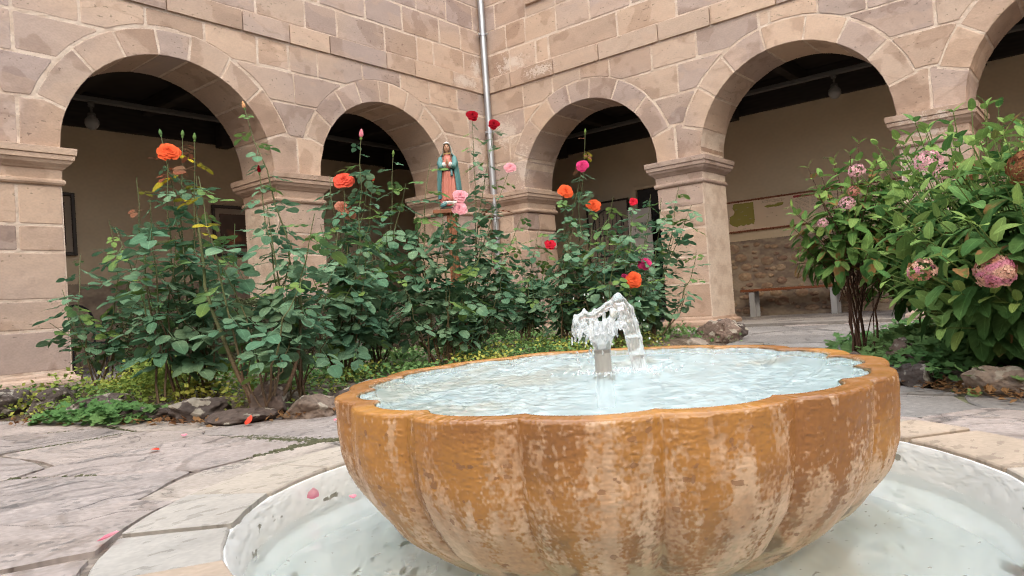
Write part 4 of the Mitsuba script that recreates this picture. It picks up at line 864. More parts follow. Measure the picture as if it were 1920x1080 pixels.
def up_frame(o, d, a=0.0):
    d = np.asarray(d, float) / np.linalg.norm(d); x = np.cross([math.cos(a), math.sin(a), 0.13], d); x /= np.linalg.norm(x); y = np.cross(d, x)
    M = np.eye(4); M[:3, 0], M[:3, 1], M[:3, 2], M[:3, 3] = x, y, d, o; return M

# ---------------------------------------------------------------- rose bushes
BUSH = [
 ((-9.12, -3.02, 0.08), 'leftmost rose bush by the pier, green leaves without any flowers', [(-9.09, -3.36, 1.61, 't'), (-9.18, -2.94, 1.35, 't'), (-8.89, -3.46, 1.34, 't'), (-9.27, -2.77, 0.97, 't'), (-8.89, -3.21, 1.12, 't')], 3),
 ((-9.21, -4.69, 0.10), 'rose bush with reddish young leaf tips left of the tall orange rose', [(-9.48, -4.83, 1.71, 'bronze'), (-9.44, -4.93, 1.55, 't'), (-9.39, -4.21, 1.44, 't'), (-9.26, -4.9, 1.30, 't'), (-9.37, -4.78, 1.09, 't')], 2),
 ((-9.02, -4.71, 0.10), 'tall rose bush with one ragged orange rose and bronze buds on top', [(-9.11, -4.45, 2.13, 'bronzebud'), (-9.15, -4.64, 1.97, 'orange'), (-8.97, -4.51, 2.13, 'bronzebud'), (-9.02, -4.79, 2.04, 'bronzebud'), (-8.97, -4.69, 1.79, 'yellow'), (-9.0, -5.1, 1.29, 't')], 2),
 ((-9.12, -5.65, 0.10), 'rose bush on a thick bare stem with yellow leaves at the top', [(-9.3, -5.35, 1.65, 'yellow'), (-9.08, -5.39, 1.33, 't'), (-9.29, -5.46, 1.13, 't'), (-8.88, -5.75, 1.18, 't'), (-8.97, -5.7, 0.93, 't'), (-9.05, -6.1, 0.9, 't')], 2),
 ((-8.84, -5.58, 0.10), 'rose bush with a single very tall thin cane in front of the left arch', [(-8.91, -5.32, 2.18, 'budred'), (-8.91, -5.46, 1.69, 'buddark'), (-8.98, -5.64, 1.45, 't'), (-8.87, -6.02, 1.33, 't'), (-8.65, -5.49, 1.1, 't')], 3),
 ((-7.92, -4.96, 0.10), 'rose bush with a coral rose, a pink bud and small peach roses', [(-7.89, -5.09, 1.79, 'coral'), (-7.69, -5.11, 2.17, 'budpink'), (-7.81, -4.8, 1.88, 't'), (-7.81, -4.95, 1.58, 'peach'), (-7.7, -4.89, 1.55, 'peach'), (-8.05, -4.95, 1.42, 't'), (-7.63, -5.09, 1.84, 't'), (-7.8, -5.2, 1.18, 't')], 6),
 ((-7.27, -4.60, 0.10), 'rose bush with a closed green bud in front of the dark second arch', [(-6.94, -4.67, 2.18, 'budgreen'), (-6.89, -4.77, 1.89, 't'), (-7.4, -4.89, 1.85, 'budcoral'), (-7.32, -4.94, 1.41, 't'), (-7.12, -5.1, 1.2, 't'), (-7.2, -4.29, 1.12, 't')], 6),
 ((-7.03, -5.26, 0.10), 'rose bush with two touching pale pink roses before the statue', [(-7.08, -5.32, 1.98, 't'), (-6.83, -5.43, 1.68, 'pink'), (-6.87, -5.45, 1.555, 'pink'), (-7.14, -5.16, 1.53, 't'), (-7.05, -5.36, 1.66, 't'), (-6.96, -5.42, 1.52, 't'), (-7.27, -5.11, 1.14, 't'), (-7.07, -5.39, 1.17, 't'), (-6.75, -5.56, 1.16, 't')], 6),
 ((-6.14, -4.70, 0.10), 'tallest rose bush with two dark red roses beside the drainpipe', [(-5.98, -4.89, 2.68, 'darkred'), (-5.69, -4.94, 2.62, 'darkred'), (-5.69, -5.13, 2.11, 'pinks'), (-5.75, -4.81, 1.82, 'redleaf'), (-5.7, -4.94, 1.72, 'redleaf'), (-5.48, -5.09, 1.63, 't'), (-5.91, -4.86, 1.41, 't'), (-5.98, -5.24, 1.14, 't')], 9),
 ((-4.69, -4.37, 0.10), 'far rose bush with one small red rose low in front of the corner pier', [(-4.29, -4.56, 1.37, 'red'), (-4.33, -4.42, 1.57, 't'), (-4.55, -4.2, 1.52, 't'), (-4.41, -4.68, 0.94, 't'), (-4.55, -4.37, 0.96, 't')], 10),
 ((-5.20, -5.44, 0.10), 'rose bush with two big orange roses under a bronze tipped cane', [(-5.35, -5.59, 1.81, 'orange'), (-4.85, -5.61, 1.69, 'orange'), (-5.01, -5.67, 2.46, 'bronzebud'), (-5.19, -5.72, 2.08, 'magenta'), (-5.38, -5.68, 1.39, 't'), (-4.78, -5.66, 1.35, 't'), (-5.02, -5.23, 1.15, 't'), (-5.25, -5.79, 0.98, 't')], 11),
 ((-5.27, -6.00, 0.10), 'rose bush with paired small red roses and a low orange rose near the jet', [(-4.94, -6.17, 1.62, 'reds'), (-5.0, -6.2, 1.63, 'reds'), (-5.41, -6.21, 1.65, 't'), (-5.48, -6.42, 0.80, 'orange'), (-5.20, -6.40, 0.96, 'magenta'), (-5.42, -6.28, 0.83, 'magentas'), (-5.26, -6.49, 1.24, 't'), (-5.27, -5.93, 0.86, 't'), (-5.41, -6.29, 1.1, 't')], 11),
 ((-4.25, -5.86, 0.10), 'rightmost rose bush with bare long shoots against the stone pier', [(-3.87, -6.18, 1.88, 't'), (-4.21, -6.12, 1.73, 't'), (-3.69, -6.24, 1.67, 't'), (-3.61, -6.22, 1.13, 't'), (-4.2, -5.98, 1.8, 't'), (-3.76, -6.03, 1.34, 't'), (-4.08, -6.27, 0.69, 't'), (-4.54, -5.94, 0.6, 't')], 10),
]
FL = {'orange': ('orange_petal', 0, 0.78), 'coral': ('coral_petal', 2, 0.80), 'pink': ('pink_petal', 1, 0.72), 'pinks': ('pink_petal', 0, 0.62), 'darkred': ('darkred_petal', 1, 0.64), 'red': ('red_petal', 0, 0.68), 'reds': ('red_petal', 3, 0.62),
      'magenta': ('magenta_petal', 0, 0.68), 'magentas': ('magenta_petal', 3, 0.6), 'peach': ('peach_petal', 0, 0.62)}
FNAME = {'orange': 'orange rose in full bloom', 'coral': 'coral red rose in full bloom', 'pink': 'pale pink full rose', 'pinks': 'small pale pink rose', 'darkred': 'dark red rose at the tip of a tall cane', 'red': 'small bright red rose', 'reds': 'tiny red rose', 'magenta': 'magenta rose', 'magentas': 'small magenta rose', 'peach': 'small peach rose'}
def curve(p0, p1, bow, n=9):
    p0, p1 = np.asarray(p0, float), np.asarray(p1, float); t = np.linspace(0, 1, n)[:, None]
    return p0 * (1 - t) + p1 * t + np.asarray(bow) * np.sin(np.pi * t) + rng.normal(0, 0.012, (n, 3)) * np.sin(np.pi * t) ** 0.5
TOCAM = lambda p: (CAM - p) / np.linalg.norm(CAM - p)
def rose_bush(base, label, tops, nfill):
    k = thing('rose_bush', label, 'rose bush', 'rose bushes of the bed')
    base = np.array(base); canes = [(np.array(t[:3]), t[3]) for t in tops]
    cen = np.mean([c[0] for c in canes], 0)
    for _ in range(nfill):
        a = rng.uniform(0, 6.28); q = rng.uniform(0.15, 0.55)
        canes.append((np.array([base[0] * 0.6 + cen[0] * 0.4 + q * math.cos(a), base[1] * 0.6 + cen[1] * 0.4 + q * math.sin(a), rng.uniform(0.5, min(1.4, cen[2] + 0.15))]), 'f'))
    for top, kind in canes:
        b = base + [rng.normal(0, 0.05), rng.normal(0, 0.05), -0.03]
        ln = np.linalg.norm(top - b); P = curve(b, top, [rng.normal(0, 0.06), rng.normal(0, 0.06), 0], 10)
        thick = 0.0095 if kind != 'f' else 0.006
        obj('cane', tube(P, np.linspace(thick, 0.0026, 10), 6), 'cane_mat', k, smooth=40)
        nl = int(ln * rng.uniform(10.2, 13.2) * (1.0 if kind in ('t', 'f') else 0.85)); ph = rng.uniform(0, 6.28)
        for i in range(nl):
            f = 0.16 + 0.83 * (i + rng.uniform(0, 0.8)) / nl; x = f * 9; j = min(int(x), 8); p = P[j] * (1 - (x - j)) + P[j + 1] * (x - j)
            ph += 2.4 + rng.normal(0, 0.35); el = rng.uniform(-0.75, 0.15); h = p[2]
            if h < 0.36 + 0.12 * rng.random(): continue
            d = np.array([math.cos(ph) * math.cos(el), math.sin(ph) * math.cos(el), math.sin(el)])
            upv = np.array([rng.normal(0, 0.22), rng.normal(0, 0.22), 1.0]); young = f > 0.86
            mat = 'rose_leaf'; s = rng.uniform(0.7, 1.3)
            if kind == 'bronze' or kind == 'bronzebud':
                if f > 0.84: mat = 'bronze_leaf' if rng.random() < 0.7 else 'yellow_leaf'
            elif kind == 'yellow' and f > 0.72: mat = 'yellow_leaf' if rng.random() < 0.32 else 'rose_leaf_young'
            elif kind == 'redleaf' and f > 0.82: mat = 'bronze_leaf'
            elif young and rng.random() < 0.5 or rng.random() < 0.09: mat = 'rose_leaf_young'
            if f > 0.9: s *= 0.68
            if kind not in ('t', 'f') and f > 0.7: s *= 0.8
            obj('leaf', ROSE[rng.integers(len(ROSE))], mat, k, tw=TW(frame(p, d, upv), s))
        tan = P[-1] - P[-2]; tan /= np.linalg.norm(tan)
        if kind in FL:
            mat, v, s = FL[kind]; n = tan * 0.3 + TOCAM(top) * 1.0 + [0, 0, 0.35] + rng.normal(0, 0.12, 3)
            fk = obj('flower', BLOOM[v], mat, k, tw=TW(up_frame(P[-1], n, rng.uniform(0, 6)), s)); labels[fk] = {'label': FNAME[kind]}
            obj('sepal', SEPAL, 'rose_leaf', k, tw=TW(up_frame(P[-1] - 0.02 * n / np.linalg.norm(n), n), s))
        elif 'bud' in kind:
            mat = {'budred': 'peach_petal', 'buddark': 'darkred_petal', 'budpink': 'pink_petal', 'budgreen': 'rose_leaf_young', 'budcoral': 'coral_petal', 'bronzebud': 'rose_leaf_young'}[kind]
            s = 0.8 if kind != 'budpink' else 1.2
            obj('bud', xf(BUD, np.eye(4)), mat, k, smooth=True, tw=TW(up_frame(P[-1], tan), s)); obj('sepal', SEPAL, 'rose_leaf_young', k, smooth=True, tw=TW(up_frame(P[-1], tan), s))
for b in BUSH: rose_bush(*b)
def curve_through(P):
    P = np.array(P, float); t = np.linspace(0, 1, len(P)); u = np.linspace(0, 1, 12); return np.stack([PchipInterpolator(t, P[:, i])(u) for i in range(3)], 1) + rng.normal(0, 0.005, (12, 3))
# woody stems at the feet of two bushes
for (kk, P) in (('rose_bush_003', [(-9.12, -5.65, 0.05), (-9.2, -5.5, 0.35), (-9.29, -5.33, 0.95), (-9.31, -5.33, 1.4)]), ('rose_bush_003', [(-9.1, -5.66, 0.05), (-8.95, -5.74, 0.22), (-8.88, -5.78, 0.5), (-8.86, -5.76, 0.8)]), ('rose_bush_007', [(-7.03, -5.26, 0.05), (-7.1, -5.2, 0.2), (-7.2, -5.15, 0.42)]), ('rose_bush_005', [(-7.92, -4.96, 0.03), (-8.0, -4.9, 0.25), (-8.08, -4.88, 0.5)])):
    obj('stem', tube(curve_through(P), np.linspace(0.019, 0.006, 12), 8), 'bark_mat' if kk != 'rose_bush_003' else 'cane_mat', kk, smooth=60)

# ---------------------------------------------------------------- hydrangeas and the shrub
def bigleaf(seed, ratio=0.56):
    m = leaf_mesh(1.0, ratio, 9, 0.22 + 0.1 * math.sin(seed), 0.12 + 0.14 * (seed % 3), base=0.72, wav=0.014, serr=0.10, seed=seed)
    x = np.linspace(-0.18, 0.02, 3); tb = tube(np.c_[x, 0 * x, 0.02 * (1 - x)], 0.012, 3, False); n = len(m[0])
    return mikit.ply((np.vstack([m[0], tb[0]]), np.vstack([m[1], tb[1] + n])), None, smooth=True, uv=np.vstack([m[2], np.zeros((len(tb[0]), 2))]))
HL = [bigleaf(i) for i in range(6)]; SL = [bigleaf(i + 10, 0.50) for i in range(4)]
def head(n, R, seed, gap=0.0):
    r = np.random.default_rng(seed); V, F, UV, nn = [], [], [], 0
    for i in range(n):
        z = 1 - 1.25 * (i + 0.5) / n; a = i * 2.39996; q = math.sqrt(max(1 - z * z, 0)); d = np.array([q * math.cos(a), q * math.sin(a), z * 0.78])
        if r.random() < gap: continue
        M = up_frame(d * R * r.uniform(0.9, 1.06), d + r.normal(0, 0.25, 3), r.uniform(0, 6)); s = R * r.uniform(0.17, 0.25)
        for k in range(4):
            c, sn = math.cos(k * np.pi / 2), math.sin(k * np.pi / 2)
            v = np.array([(0, 0, 0), (0.55, -0.42, 0.10), (1.0, -0.30, 0.02), (1.08, 0.0, 0.0), (1.0, 0.30, 0.02), (0.55, 0.42, 0.10)]) * s
            v = np.c_[v[:, 0] * c - v[:, 1] * sn, v[:, 0] * sn + v[:, 1] * c, v[:, 2]]
            V.append(v @ M[:3, :3].T + M[:3, 3]); F.append(np.array([(0, 1, 2), (0, 2, 3), (0, 3, 4), (0, 4, 5)]) + nn); UV.append(np.c_[np.linspace(0.2, 1, 6), np.zeros(6)]); nn += 6
    return mikit.ply((np.vstack(V), np.vstack(F)), None, smooth=False, uv=np.vstack(UV))
HEAD = [head(110, 1.0, 1), head(60, 1.0, 2, 0.35), head(40, 1.0, 3, 0.2)]
def shrub(name, label, catg, base, c, r, nst, L, mats, flowers, LS, pairs, seed, lean=0.55, group=None, zmin=0.2, rosette=True, foff=0.0):
    R = np.random.default_rng(seed); k = thing(name, label, catg, group); base, c, r = np.array(base), np.array(c), np.array(r); nleaf = 0; extra = []
    for i in range(nst):
        z = 1 - 1.55 * (i + 0.5) / nst; a = i * 2.39996 + R.normal(0, 0.2); q = math.sqrt(max(1 - z * z, 0)); rad = R.uniform(0.80, 1.08)
        d = np.array([q * math.cos(a), q * math.sin(a), z]); tip = c + d * r * rad
        if tip[2] < zmin: continue
        sb = 0.06 if name == 'hydrangea' else 0.05; b = base + ([R.normal(0, sb), R.normal(0, sb), -0.02] if name == 'hydrangea' or i % 6 == 0 else [R.normal(0, sb) - 0.04, R.normal(0, sb), R.uniform(0.38, 0.62)])
        mid = b * 0.5 + (c * 0.7 + tip * 0.3) * 0.5 if name == 'hydrangea' else np.array([b[0] * 0.75 + tip[0] * 0.25, b[1] * 0.85 + tip[1] * 0.15, max(b[2] + 0.12, min(0.8, tip[2] * 0.7))]); t = np.linspace(0, 1, 8)[:, None]; P = b * (1 - t) ** 2 + 2 * mid * t * (1 - t) + tip * t ** 2
        obj('stem', tube(P, np.linspace(0.009 if name == 'hydrangea' else 0.0045, 0.003, 8), 5), 'bark_mat' if name != 'hydrangea' else 'green_stem', k, smooth=50)
        tan = P[-1] - P[-3]; tan /= np.linalg.norm(tan); tan = tan * 0.6 + d * 0.4 + [0, 0, 0.35]; tan /= np.linalg.norm(tan)
        ph = R.uniform(0, 6)
        for j in range(pairs):
            x = 7 - j * (7 * 0.5 / pairs) * R.uniform(0.8, 1.1); jj = int(min(max(x, 0), 6)); p = P[jj] * (1 - (x - jj)) + P[jj + 1] * (x - jj)
            ph += np.pi / 2 + R.normal(0, 0.15)
            for s2 in (0, np.pi):
                M = up_frame(p, tan, ph + s2); el = 0.15 + (0.9 if j == 0 else 0.5 if j == 1 else 0.2) * R.uniform(0.6, 1.1)
                dd = M[:3, 0] * math.cos(el) + tan * math.sin(el) - np.array([0, 0, 0.045 * j])
                s = L * (0.55 if (j == 0 and rosette) else 0.8 if j == 1 else 1.0) * R.uniform(0.75, 1.15)
                up = np.array([0, 0, 1.0]) * 0.8 + tan * 0.4 + R.normal(0, 0.12, 3)
                mat = mats[1] if (j <= 1 and R.random() < (0.85 if j == 0 else 0.45)) else (mats[2] if R.random() < 0.09 else mats[0])
                key = obj('leaf', LS[R.integers(len(LS))], mat, k, tw=TW(frame(p + dd / np.linalg.norm(dd) * s * 0.15, dd, up), s)) if nleaf < 296 else None
                nleaf += 1
                if key is None: extra.append((LS, mat, frame(p + dd / np.linalg.norm(dd) * s * 0.15, dd, up), s, R.integers(len(LS))))
    if extra:
        M0 = {}
        for LSx, mat, M, s, ix in extra:
            fn = LSx[ix]['filename']; v, f, n, uv, col = meshkit.WRITTEN[fn]; A = M.copy(); A[:3, :3] *= s; vv, ff = xf((v, f), A); M0.setdefault(mat, []).append((vv, ff, uv))
        for mat, ms in M0.items():
            kk = obj('more_leaves', cat([m[:2] for m in ms]), mat, k, smooth=True, uv=np.vstack([m[2] for m in ms])); labels[kk] = {'kind': 'stuff'}
    for (p, mat, hd, s, nm) in flowers:
        p = np.array(p) + TOCAM(np.array(p)) * foff; n = TOCAM(p) * 0.75 + np.array([0, 0, 0.75])
        fk = obj('flower_head', HEAD[hd], mat, k, tw=TW(up_frame(p, n), s)); labels[fk] = {'label': nm}
        obj('flower_stalk', tube([p, p - [0, 0, 0.12] + (c - p) * 0.2, p * 0.5 + (c - [0, 0, 0.2]) * 0.5], 0.006, 5), 'green_stem', k)
    return k
HY = ('hydrangea_leaf', 'hydrangea_young', 'hydrangea_worn')
shrub('hydrangea', 'big leafy hydrangea at the right edge with a round pink flower head', 'hydrangea', (-6.75, -9.75, 0.08), (-6.78, -9.86, 0.72), (0.90, 0.90, 0.70), 190, 0.19, HY,
      [((-7.33, -9.58, 0.64), 'hydrangea_faded', 0, 0.085, 'round pink flower head, slightly browned'), ((-7.30, -9.25, 0.67), 'hydrangea_faded', 1, 0.07, 'small half faded pink flower head'), ((-7.18, -9.76, 1.16), 'hydrangea_dry', 0, 0.10, 'large dried brownish pink flower head'), ((-7.25, -9.82, 0.78), 'hydrangea_dry', 1, 0.07, 'dried orange brown flower head at the picture edge')], HL, 5, 3, group='hydrangeas of the corner bed', foff=0.22, zmin=0.36)
shrub('hydrangea', 'taller hydrangea behind with pale pink flowers before the right pier capital', 'hydrangea', (-5.3, -9.3, 0.08), (-5.45, -9.30, 0.98), (0.95, 0.95, 0.84), 190, 0.165, ('hydrangea_leaf', 'hydrangea_young', 'hydrangea_worn'),
      [((-6.05, -9.12, 1.42), 'hydrangea_petal', 1, 0.085, 'pink flower head above the leaves'), ((-6.06, -9.2, 1.33), 'hydrangea_petal', 2, 0.055, 'small pink flower head below the larger one'), ((-6.0, -9.32, 1.33), 'hydrangea_dry', 2, 0.08, 'dried brown flower head')], HL, 5, 5, group='hydrangeas of the corner bed', foff=0.28, zmin=0.3)
sh = shrub('shrub', 'thin multi stemmed shrub with speckled leaves left of the hydrangeas', 'shrub', (-5.84, -8.53, 0.08), (-6.0, -8.62, 1.02), (0.46, 0.46, 0.60), 46, 0.135, ('shrub_leaf', 'hydrangea_young', 'hydrangea_worn'),
      [((-6.42, -8.50, 1.06), 'hydrangea_petal', 2, 0.035, 'tiny pink flower head'), ((-6.38, -8.66, 1.18), 'hydrangea_petal', 2, 0.05, 'small peach pink flower head'), ((-6.3, -8.72, 1.40), 'hydrangea_petal', 1, 0.055, 'small round pink flower head'), ((-6.35, -8.7, 1.26), 'hydrangea_dry', 2, 0.04, 'dry orange flower cluster')], SL, 7, 8, zmin=0.42, foff=0.12)
for i in range(7):
    a = i * 2.4; P = curve((-5.84 + 0.04 * math.cos(a), -8.53 + 0.04 * math.sin(a), 0.02), (-5.90 + rng.normal(0, 0.09), -8.56 + rng.normal(0, 0.09), rng.uniform(0.6, 0.95)), (0.03 * math.cos(a), 0.03 * math.sin(a), 0), 7)
    obj('stem', tube(P, np.linspace(0.011, 0.004, 7), 6), 'bark_mat', sh, smooth=50)

# ---------------------------------------------------------------- hedge, ground cover, litter, moss
def leaves(n, pos, size, up=0.6, W=0.6, seed=1, st=3):
    r = np.random.default_rng(seed); ms, uv = [], []
    q = np.array([(0, 0, 0), (0.45, -W / 2, 0.06), (1, 0, -0.08), (0.45, W / 2, 0.06)]); f = np.array([(0, 1, 2), (0, 2, 3)]); UV = np.array([(0, 0), (0.5, -1), (1, 0), (0.5, 1)])
    V, F, U = [], [], []
    for i in range(n):
        p = pos(r); s = size * r.uniform(0.6, 1.3); a = r.uniform(0, 6.28); el = r.uniform(-0.3, 0.9)
        M = frame(p, (math.cos(a) * math.cos(el), math.sin(a) * math.cos(el), math.sin(el)), (r.normal(0, 0.4), r.normal(0, 0.4), up))
        V.append((q * s) @ M[:3, :3].T + p); F.append(f + 4 * i); U.append(UV)
    return np.vstack(V), np.vstack(F), np.vstack(U)
def hedge_pos(x0, x1, y0, y1, h):
    def f(r):
        k = r.random()
        if k < 0.34: p = np.array([r.uniform(x0, x1), r.uniform(y0, y1), h + r.normal(0, 0.022)])
        elif k < 0.88: p = np.array([r.uniform(x0, x1), y0 + r.normal(0, 0.035), r.uniform(0.1, h)])
        else: p = np.array([x0 + r.normal(0, 0.03), r.uniform(y0, y1), r.uniform(0.1, h)])
        return p
    return f
for (x0, x1, y0, y1, h, n, lab) in ((-8.35, -5.6, -2.2, -1.55, 0.86, 9500, 'clipped dark box hedge behind the left rose bushes'), (-5.1, -1.7, -2.3, -1.65, 0.86, 6500, 'clipped dark box hedge in front of the corner pier')):
    hk = thing('box_hedge', lab, 'hedge')
    for nm, mat, z in (('foliage', 'hedge_leaf', 0), ('top_foliage', 'hedge_leaf', 1)):
        v, f, u = leaves(n if not z else n // 5, hedge_pos(x0, x1, y0, y1, h) if not z else (lambda r: np.array([r.uniform(x0, x1), r.uniform(y0, y1), h + 0.015 + r.normal(0, 0.018)])), 0.042, seed=int(n + z))
        kk = obj(nm, (v, f), mat, hk, uv=u); labels[kk] = {'kind': 'stuff'}
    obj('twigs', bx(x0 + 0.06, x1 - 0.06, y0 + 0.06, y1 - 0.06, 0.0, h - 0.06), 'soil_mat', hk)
def hsoil(poly, x, y, hmax=0.1):
    d = poly.exterior.distance(Point(x, y)); return -0.03 + (hmax + 0.03) * min(d / 0.45, 1)
def scatter(poly, n, clumps, seed, zr, spread=0.16):
    R = np.random.default_rng(seed); C = []
    x0, y0, x1, y1 = poly.bounds
    while len(C) < clumps:
        p = Point(R.uniform(x0, x1), R.uniform(y0, y1))
        if poly.contains(p): C.append((p.x, p.y, R.uniform(0.4, 1.0)))
    def pos(r):
        while True:
            c = C[r.integers(len(C))]; x, y = c[0] + r.normal(0, spread), c[1] + r.normal(0, spread)
            if not BEDS.contains(Point(x, y)): continue
            return np.array([x, y, (hsoil(BED_A if y > -7.2 else BED_B, x, y)) + c[2] * zr * r.random() ** 0.7])
    return pos
BEDS = unary_union([BED_A.buffer(0.12), BED_B.buffer(0.12)])
near_A = BED_A.intersection(box(-10.2, -7, -2.5, -2.6))
def lobed(n, pos, size, seed):
    """round five-lobed leaves on short stalks"""
    r = np.random.default_rng(seed); V, F, U = [], [], []
    t = np.arange(15) * 2 * np.pi / 15; rad = 0.5 * (0.86 + 0.16 * np.cos(5 * t)); q = np.vstack([[0, 0, -0.10], np.c_[rad * np.cos(t), rad * np.sin(t), 0.05 * np.cos(5 * t)]]); f = np.array([(0, 1 + k, 1 + (k + 1) % 15) for k in range(15)])
    UV = np.vstack([[0, 0.0], np.c_[t / 6.28, np.ones(15)]])
    for i in range(n):
        p = pos(r); M = up_frame(p, (r.normal(0, 0.35) - 0.25, r.normal(0, 0.35) - 0.2, 1), r.uniform(0, 6)); V.append((q * size * r.uniform(0.55, 1.25)) @ M[:3, :3].T + p); F.append(f + 16 * i); U.append(UV)
    return np.vstack(V), np.vstack(F), np.vstack(U)
def cover(name, mesh, mat, label, catg='ground cover'):
    tag(obj(name, mesh[:2], mat, smooth=True, uv=mesh[2]), label, catg, kind='stuff')
cover('ground_cover', lobed(4800, scatter(BED_B.intersection(box(-7.6, -10.6, -3.8, -7.9)), 0, 120, 3, 0.19, 0.17), 0.066, 2), 'cover_leaf', 'low round leaved green plants carpeting the hydrangea bed')
cover('ground_cover', leaves(9000, scatter(near_A, 0, 130, 5, 0.15, 0.17), 0.050, seed=7, W=0.7), 'cover_leaf', 'low green plants spreading under the rose bushes')
herb = BED_A.intersection(box(-9.9, -5.4, -8.7, -3.0))
cover('herb_clump', leaves(3600, scatter(herb, 0, 20, 9, 0.30, 0.12), 0.042, seed=9, W=0.75), 'herb_leaf', 'yellow green herb tufts at the left front of the rose bed')
cover('herb_clump', leaves(2600, scatter(BED_A.intersection(box(-9.0, -6.3, -4.5, -5.0)), 0, 26, 12, 0.16, 0.12), 0.034, seed=10, W=0.75), 'herb_leaf', 'yellowish low herbs behind the far rim of the bowl')
ivy = Polygon([(-9.95, -3.9), (-9.45, -3.9), (-9.35, -4.9), (-9.75, -4.9)])
def ivy_pos(r):
    while True:
        x, y = r.uniform(-9.98, -9.3), r.uniform(-5.0, -3.7)
        if ivy.contains(Point(x, y)): return np.array([x, y, 0.02 + 0.14 * r.random() * max(0.1, 1 - abs(x + 9.6) * 2.2)])
cover('ivy', lobed(620, ivy_pos, 0.062, 4), 'cover_leaf', 'green trailing plant spilling over the bed edge onto the paving', 'plant')
def litter_pos(r):
    k = r.random()
    if k < 0.55: t = r.random(); e = [(-10.0, -3.6), (-9.62, -4.6), (-9.45, -5.35), (-9.0, -5.9), (-8.5, -6.1)]; i = r.integers(4); x = e[i][0] * (1 - t) + e[i + 1][0] * t + r.normal(0, 0.07); y = e[i][1] * (1 - t) + e[i + 1][1] * t + r.normal(0, 0.07)
    else: t = r.random(); e = [(-6.6, -8.75), (-7.1, -9.3), (-7.5, -9.8)]; i = r.integers(2); x = e[i][0] * (1 - t) + e[i + 1][0] * t + r.normal(0, 0.08); y = e[i][1] * (1 - t) + e[i + 1][1] * t + r.normal(0, 0.08)
    return np.array([x, y, 0.012 + 0.025 * r.random()])
cover('leaf_litter', leaves(700, litter_pos, 0.045, seed=21, up=2.0), 'dry_leaf', 'dry brown leaves lying along the bed edges', 'leaves')
mossy = []
R5 = np.random.default_rng(8)
edges = unary_union([c.exterior for c in cells[:120]]).intersection(Point(-10.1, -6.7).buffer(2.4))
for L_ in (edges.geoms if hasattr(edges, 'geoms') else [edges]):
    for t_ in np.arange(0, L_.length, 0.011):
        q = L_.interpolate(t_); c0 = meshkit.noise(np.array([[q.x * 1.9 + 5, q.y * 1.9, 2.0]]))[0]
        if c0 < 0.55 or Point(*PC).distance(q) < 1.66 or not pav.contains(q): continue
        for _ in range(int(1 + (c0 - 0.55) * 22)):
            w_ = 0.012 + 0.05 * (c0 - 0.55); p = np.array([q.x + R5.normal(0, w_), q.y + R5.normal(0, w_), -0.008]); m = lump(0.012, 0.012, 0.011, len(mossy), 1, 0.5, 2); mossy.append((m[0] * R5.uniform(0.35, 1.2) + p, m[1]))
mo = cat(mossy); tag(obj('moss', mo, 'moss_mat'), 'small cushions of moss in the paving joints', 'moss', kind='stuff')
# ---------------------------------------------------------------- fallen petals
def one_petal(x, y, z, s, mat, label, a, lift=0.3):
    v, f, u = leaf_mesh(s, s * 0.8, 5, 0.35, -lift, base=0.9); M = rot_z(a); v, f = xf((v, f), M)
    tag(obj('petal', (v + [x, y, z], f), mat, smooth=True, uv=u), label, 'petal', 'fallen rose petals')
for q in ((-9.36, -5.86, 0.012, 0.06, 'coral_petal', 'coral petal lying against the upright rounded rock', 0.4, 0.9), (-9.74, -5.85, 0.012, 0.045, 'pink_petal', 'small pink petal on the paving below the bed', 1.2, 0.2), (-10.02, -6.15, 0.012, 0.05, 'coral_petal', 'flat coral petal in the middle of the flagstones', 2.2, 0.1),
          (-9.06, -6.35, 0.012, 0.045, 'pink_petal', 'small pink petal just left of the bowl', 0.3, 0.2), (-10.88, -7.62, 0.016, 0.065, 'pink_petal', 'pink petal at the outer edge of the slab ring', 5.6, 0.35), (-10.05, -7.53, -0.075, 0.06, 'pink_petal', 'upturned pink petal stuck to the white pool wall', 4.2, 1.0), (-9.86, -7.54, -0.118, 0.04, 'pink_petal', 'small pink petal floating beside the bowl', 1.0, 0.2)):
    one_petal(*q)

# ---------------------------------------------------------------- statue on its post
SB = np.array([-5.73, -4.38, 1.76]) - 0.10 * RV
st = thing('statue', 'small painted statue of a praying robed woman in a teal mantle', 'statue')
SM = np.eye(4); SM[:3, 0], SM[:3, 1], SM[:3, 2], SM[:3, 3] = RV * 0.88, -TV * 0.95, (0, 0, 0.95), SB    # local x right in view, y away from the viewer, z up
def ringloft(rows, n=48, fold=None):
    a = np.arange(n) * 2 * np.pi / n; V = []
    for i, (z, rx, ry, cx, cy) in enumerate(rows):
        k = 1 + (fold(a, z) if fold else 0); V.append(np.c_[cx + rx * k * np.cos(a), cy + ry * k * np.sin(a), np.full(n, z)])
    return np.vstack(V), grid_faces(len(rows), n, True)
def part(name, mesh, mat, smooth=True, parent=st): obj(name, fixed(xf(mesh, SM)), mat, parent, smooth=smooth)
zz = np.linspace(0.10, 0.66, 26)
rob = [(z, np.interp(z, [0.1, 0.14, 0.3, 0.46, 0.55, 0.62, 0.66], [0.105, 0.112, 0.098, 0.078, 0.088, 0.080, 0.035]), np.interp(z, [0.1, 0.3, 0.46, 0.55, 0.62, 0.66], [0.085, 0.075, 0.060, 0.062, 0.055, 0.03]), 0.006 * math.sin(z * 6), 0) for z in zz]
part('robe', ringloft([(0.095, 0.03, 0.03, 0, 0)] + rob, 96, lambda a, z: (0.10 * np.sin(a * 13 + 0.6 * np.sin(z * 9)) + 0.05 * np.sin(a * 7 + 2)) * np.clip((0.56 - z) / 0.25, 0, 1)), 'robe_pink')
